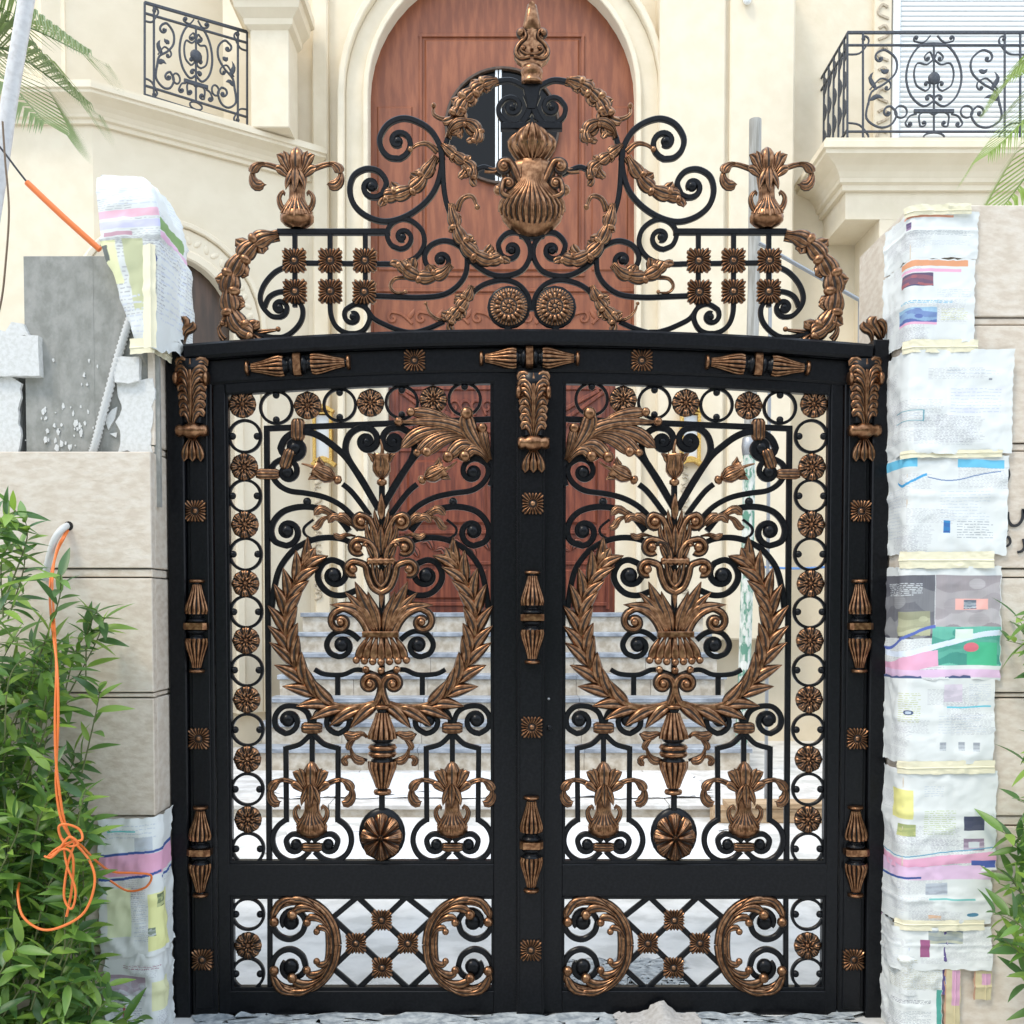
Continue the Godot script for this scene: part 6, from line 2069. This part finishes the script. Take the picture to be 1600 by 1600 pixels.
func build_plants():
	SH.leaf = leaf_mesh(0.108, 0.028)
	rng.seed = 77
	var poly = pts([-60, 800, 10, 770, 45, 800, 60, 850, 110, 890, 140, 940, 190, 985, 150, 1010, 205, 1090, 150, 1110, 140, 1170, 165, 1200, 150, 1280, 170, 1330, 150, 1400, 190, 1440, 170, 1500, 240, 1550, 230, 1640, -80, 1640])
	var tips := []
	while tips.size() < 235:
		var x = rng.randf_range(-70, 240)
		var y = rng.randf_range(760, 1640)
		var keep = clampf((y - 820) / 480.0, 0.10, 1.0) * clampf(1.25 - x / 210.0, 0.22, 1.0)
		if not in_poly(poly, Vector2(x, y)) or rng.randf() > keep:
			continue
		var z = rng.randf_range(0.31, 0.74)
		var e = at(x, y, z)
		var s = e + Vector3(rng.randf_range(-0.16, -0.02), -rng.randf_range(0.22, 0.36), rng.randf_range(-0.06, 0.02))
		s.y = maxf(0.0, s.y)
		tips.append([e, s])
	# main stems from the ground
	shrub("leafy_shrub", "dense green shrub with lance shaped leaves before the concrete pillar", tips, Vector3(-2.0, 0, 0.5), 13, 5, 0.6, 1.25)
	for i in 5:
		var x = -2.15 + i * 0.085
		tube(curve3([Vector3(x, 0.0, 0.45), Vector3(x - 0.05 + 0.02 * i, 0.6, 0.42), Vector3(x - 0.1 + 0.025 * i, 1.3 + 0.06 * (i % 3) - 0.03 * i, 0.4)]), 0.008, 6, 0.003)
		emit("branch", M.stem)
	tips = []
	for q in [[1588, 965], [1598, 990], [1572, 1000], [1610, 940], [1600, 1190], [1612, 1150], [1590, 1250], [1566, 1300], [1585, 1320], [1600, 1290], [1560, 1380], [1580, 1370], [1602, 1340], [1552, 1425], [1575, 1430], [1598, 1400], [1560, 1462], [1590, 1470], [1612, 1450], [1600, 1520], [1615, 1380], [1620, 1000]]:
		var e = at(q[0], q[1], rng.randf_range(0.28, 0.5))
		tips.append([e, e + Vector3(0.16, -0.24, 0.02)])
	shrub("leafy_shrub", "sparse green shrub reaching in front of the sheet covered pillar", tips, Vector3(2.15, 0, 0.4), 9, 9, 0.75, 1.3)
	for i in 4:
		tube(curve3([Vector3(2.15 + i * 0.03, 0, 0.4), Vector3(2.14, 0.7, 0.38), Vector3(2.06 + i * 0.04, 1.2 + 0.1 * i, 0.36)]), 0.008, 6, 0.003)
		emit("branch", M.stem)
	var cz := -3.0
	palm("feathery palm beside the pale leaning pole", Vector3(-4.2, 0, cz), Vector3(-4.0, 5.1, cz), [at(132, 84, cz + 0.3), at(128, 160, cz), at(70, 190, cz + 0.5), at(-60, -60, cz), at(-260, 120, cz)], M.palm)
	palm("bright green palm fronds showing past the balcony", Vector3(4.6, 0, cz), Vector3(4.35, 5.0, cz), [at(1552, 235, cz + 0.2), at(1562, 330, cz + 0.3), at(1590, 120, cz), at(1800, 60, cz)], M.palm2)

# ---------------------------------------------------------------- scene
func make_materials():
	var m
	mottle("black", lin(0.004, 0.0045, 0.0055), lin(0.0055, 0.006, 0.0075), lin(0.008, 0.0085, 0.010), 0.02, 6.0, 0.30, 0.0, 0.0, 3, 0.3)
	mottle("bronze", lin(0.13, 0.060, 0.030), lin(0.235, 0.118, 0.060), lin(0.36, 0.195, 0.104), 0.012, 5.0, 0.31, 0.0, 0.95, 14, 0.5, [0.25, 0.5, 0.75], 3)
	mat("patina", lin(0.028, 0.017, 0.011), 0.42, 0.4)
	mottle("iron", lin(0.03, 0.035, 0.045), lin(0.045, 0.05, 0.06), lin(0.06, 0.065, 0.075), 0.02, 3.0, 0.55)
	mat("steel", lin(0.32, 0.33, 0.34), 0.45, 0.6)
	mottle("brass", lin(0.55, 0.34, 0.08), lin(0.7, 0.45, 0.12), lin(0.8, 0.55, 0.2), 0.02, 4.0, 0.35, 0.0, 0.7)
	mottle("cream", lin(0.69, 0.605, 0.455), lin(0.71, 0.625, 0.475), lin(0.73, 0.645, 0.495), 0.012, 0.5, 0.9, 0.05, 0.0, 21)
	mottle("stone_carve", lin(0.36, 0.30, 0.22), lin(0.45, 0.38, 0.28), lin(0.52, 0.45, 0.35), 0.02, 2.0, 0.9)
	mottle("stone", lin(0.56, 0.475, 0.38), lin(0.61, 0.53, 0.43), lin(0.65, 0.58, 0.485), 0.02, Vector3(1.2, 2.4, 1.2), 0.62, 0.10, 0.0, 31)
	mottle("stone2", lin(0.57, 0.49, 0.395), lin(0.62, 0.545, 0.45), lin(0.66, 0.595, 0.505), 0.02, Vector3(1.1, 2.2, 1.1), 0.6, 0.12, 0.0, 47)
	mottle("stone3", lin(0.53, 0.445, 0.35), lin(0.59, 0.51, 0.415), lin(0.64, 0.565, 0.47), 0.02, Vector3(1.3, 2.8, 1.3), 0.62, 0.10, 0.0, 59)
	mottle("pale_stone", lin(0.5, 0.48, 0.45), lin(0.6, 0.58, 0.55), lin(0.68, 0.67, 0.65), 0.01, 0.8, 0.7, 0.06)
	mottle("slate", lin(0.19, 0.21, 0.24), lin(0.28, 0.31, 0.35), lin(0.4, 0.43, 0.47), 0.012, Vector3(0.6, 1, 2.5), 0.4, 0.05, 0.0, 12)
	mottle("riser", lin(0.40, 0.34, 0.26), lin(0.50, 0.44, 0.35), lin(0.58, 0.53, 0.45), 0.01, 1.4, 0.7, 0.05, 0.0, 17)
	mottle("ground", lin(0.48, 0.475, 0.45), lin(0.60, 0.59, 0.56), lin(0.66, 0.65, 0.62), 0.01, 0.5, 0.85, 0.15, 0.0, 18)
	mottle("concrete", lin(0.245, 0.245, 0.22), lin(0.285, 0.285, 0.26), lin(0.325, 0.32, 0.295), 0.02, Vector3(1.5, 1.0, 1.5), 0.9, 0.12, 0.0, 23)
	mottle("plaster", lin(0.58, 0.58, 0.55), lin(0.63, 0.63, 0.61), lin(0.67, 0.67, 0.65), 0.03, 3.0, 0.9, 0.07, 0.0, 29)
	mottle("wood", lin(0.185, 0.052, 0.019), lin(0.23, 0.068, 0.025), lin(0.275, 0.088, 0.034), 0.012, Vector3(1.5, 0.22, 1.5), 0.5, 0.03, 0.0, 35)
	mottle("red_wood", lin(0.11, 0.024, 0.011), lin(0.17, 0.040, 0.018), lin(0.22, 0.058, 0.026), 0.012, Vector3(2.0, 0.2, 2.0), 0.4, 0.03, 0.0, 37)
	mottle("dark_wood", lin(0.04, 0.025, 0.015), lin(0.06, 0.035, 0.02), lin(0.09, 0.05, 0.03), 0.012, Vector3(2.0, 0.2, 2.0), 0.5)
	mottle("plank", lin(0.3, 0.2, 0.11), lin(0.42, 0.29, 0.17), lin(0.5, 0.37, 0.24), 0.012, Vector3(0.4, 3, 3), 0.8, 0.1)
	mottle("grey_wood", lin(0.24, 0.23, 0.2), lin(0.34, 0.33, 0.3), lin(0.42, 0.41, 0.38), 0.012, Vector3(4, 0.3, 4), 0.85, 0.1)
	mottle("green_paint", lin(0.10, 0.24, 0.17), lin(0.55, 0.56, 0.5), lin(0.66, 0.67, 0.62), 0.012, Vector3(2.4, 0.8, 2.4), 0.7, 0.1, 0.0, 41, 0.5, [0.40, 0.47, 0.75])
	mat("white_paint", lin(0.78, 0.80, 0.80), 0.55)
	mat("frost", lin(0.6, 0.62, 0.62), 0.4)
	mat("dark_glass", lin(0.006, 0.006, 0.006), 0.04, 0.0, 0.3)
	mottle("glare_white", lin(0.66, 0.66, 0.66), lin(0.74, 0.74, 0.74), lin(0.78, 0.78, 0.78), 0.02, 2.0, 0.8, 0.1)  # white of overexposed paving, put into the colour of the added sheets
	mottle("bag", lin(0.22, 0.25, 0.27), lin(0.36, 0.39, 0.40), lin(0.48, 0.51, 0.51), 0.012, 3.0, 0.5, 0.2, 0.0, 52)
	mottle("paper_grey", lin(0.36, 0.34, 0.31), lin(0.42, 0.40, 0.37), lin(0.47, 0.45, 0.42), 0.02, 4.0, 0.8)
	mottle("house", lin(0.26, 0.22, 0.18), lin(0.32, 0.28, 0.23), lin(0.38, 0.33, 0.28), 0.01, 0.4, 0.9)
	mat("blue", lin(0.08, 0.22, 0.5), 0.5)
	mat("letter", lin(0.015, 0.015, 0.017), 0.5)
	mat("hole", lin(0.012, 0.009, 0.008), 0.9)
	mat("brown", lin(0.16, 0.11, 0.07), 0.7)
	mat("conduit", lin(0.55, 0.55, 0.53), 0.5)
	mat("orange", lin(0.72, 0.17, 0.03), 0.45)
	mottle("pole", lin(0.48, 0.47, 0.46), lin(0.56, 0.55, 0.54), lin(0.6, 0.6, 0.59), 0.02, 2.0, 0.55)
	mottle("rock", lin(0.13, 0.10, 0.07), lin(0.24, 0.19, 0.14), lin(0.34, 0.29, 0.23), 0.012, 1.6, 0.95, 0.4)
	mat("tape", lin(0.74, 0.69, 0.50), 0.55)
	mat("stem", lin(0.12, 0.14, 0.05), 0.7)
	mottle("bark", lin(0.1, 0.075, 0.05), lin(0.17, 0.13, 0.09), lin(0.24, 0.19, 0.14), 0.02, 3.0, 0.95, 0.3)
	for q in [["leaf_a", 0.075, 0.155, 0.027], ["leaf_b", 0.11, 0.21, 0.036], ["leaf_c", 0.19, 0.30, 0.05], ["leaf_d", 0.05, 0.115, 0.03], ["palm", 0.15, 0.20, 0.085], ["palm2", 0.16, 0.24, 0.045]]:
		m = mat(q[0], lin(q[1], q[2], q[3]), 0.45)
		m.backlight_enabled = true
		m.backlight = lin(q[1] * 0.9, q[2] * 0.9, q[3] * 0.6)

func _ready():
	var cam := Camera3D.new()
	cam.name = "camera"
	cam.position = CAM
	cam.rotation.x = -TILT
	cam.projection = Camera3D.PROJECTION_FRUSTUM
	cam.near = 0.1
	cam.far = 400.0
	cam.size = 0.1 * 1600.0 / F
	cam.frustum_offset = Vector2(0, 0.1 * (950.0 + F * tan(TILT) - 800.0) / F)
	add_child(cam)
	cam.current = true
	var we := WorldEnvironment.new()
	we.name = "world"
	var env := Environment.new()
	env.background_mode = Environment.BG_SKY
	var sky := Sky.new()
	var sm := ProceduralSkyMaterial.new()
	sm.sky_top_color = Color(0.80, 0.86, 0.94)
	sm.sky_horizon_color = Color(0.93, 0.95, 0.97)
	sm.sky_curve = 0.2
	sm.ground_bottom_color = Color(0.42, 0.4, 0.37)
	sm.ground_horizon_color = Color(0.62, 0.6, 0.57)
	sm.sun_angle_max = 20.0
	sm.sky_energy_multiplier = 1.35
	sky.sky_material = sm
	env.sky = sky
	env.tonemap_mode = Environment.TONE_MAPPER_LINEAR
	env.tonemap_exposure = 1.38
	env.sdfgi_enabled = true
	env.ssao_enabled = true
	env.ssil_enabled = true
	we.environment = env
	add_child(we)
	var sun := DirectionalLight3D.new()
	sun.name = "sun"
	sun.light_energy = 0.5
	sun.light_color = Color(1.0, 0.96, 0.9)
	sun.light_angular_distance = 14.0
	sun.shadow_enabled = true
	add_child(sun)
	sun.look_at_from_position(Vector3(-4.4, 9.0, 4.2), Vector3.ZERO)
	make_materials()
	make_shared()
	build_court()
	build_opposite()
	build_villa()
	build_pillars()
	build_gate()
	build_sheets()
	build_cables()
	build_plants()
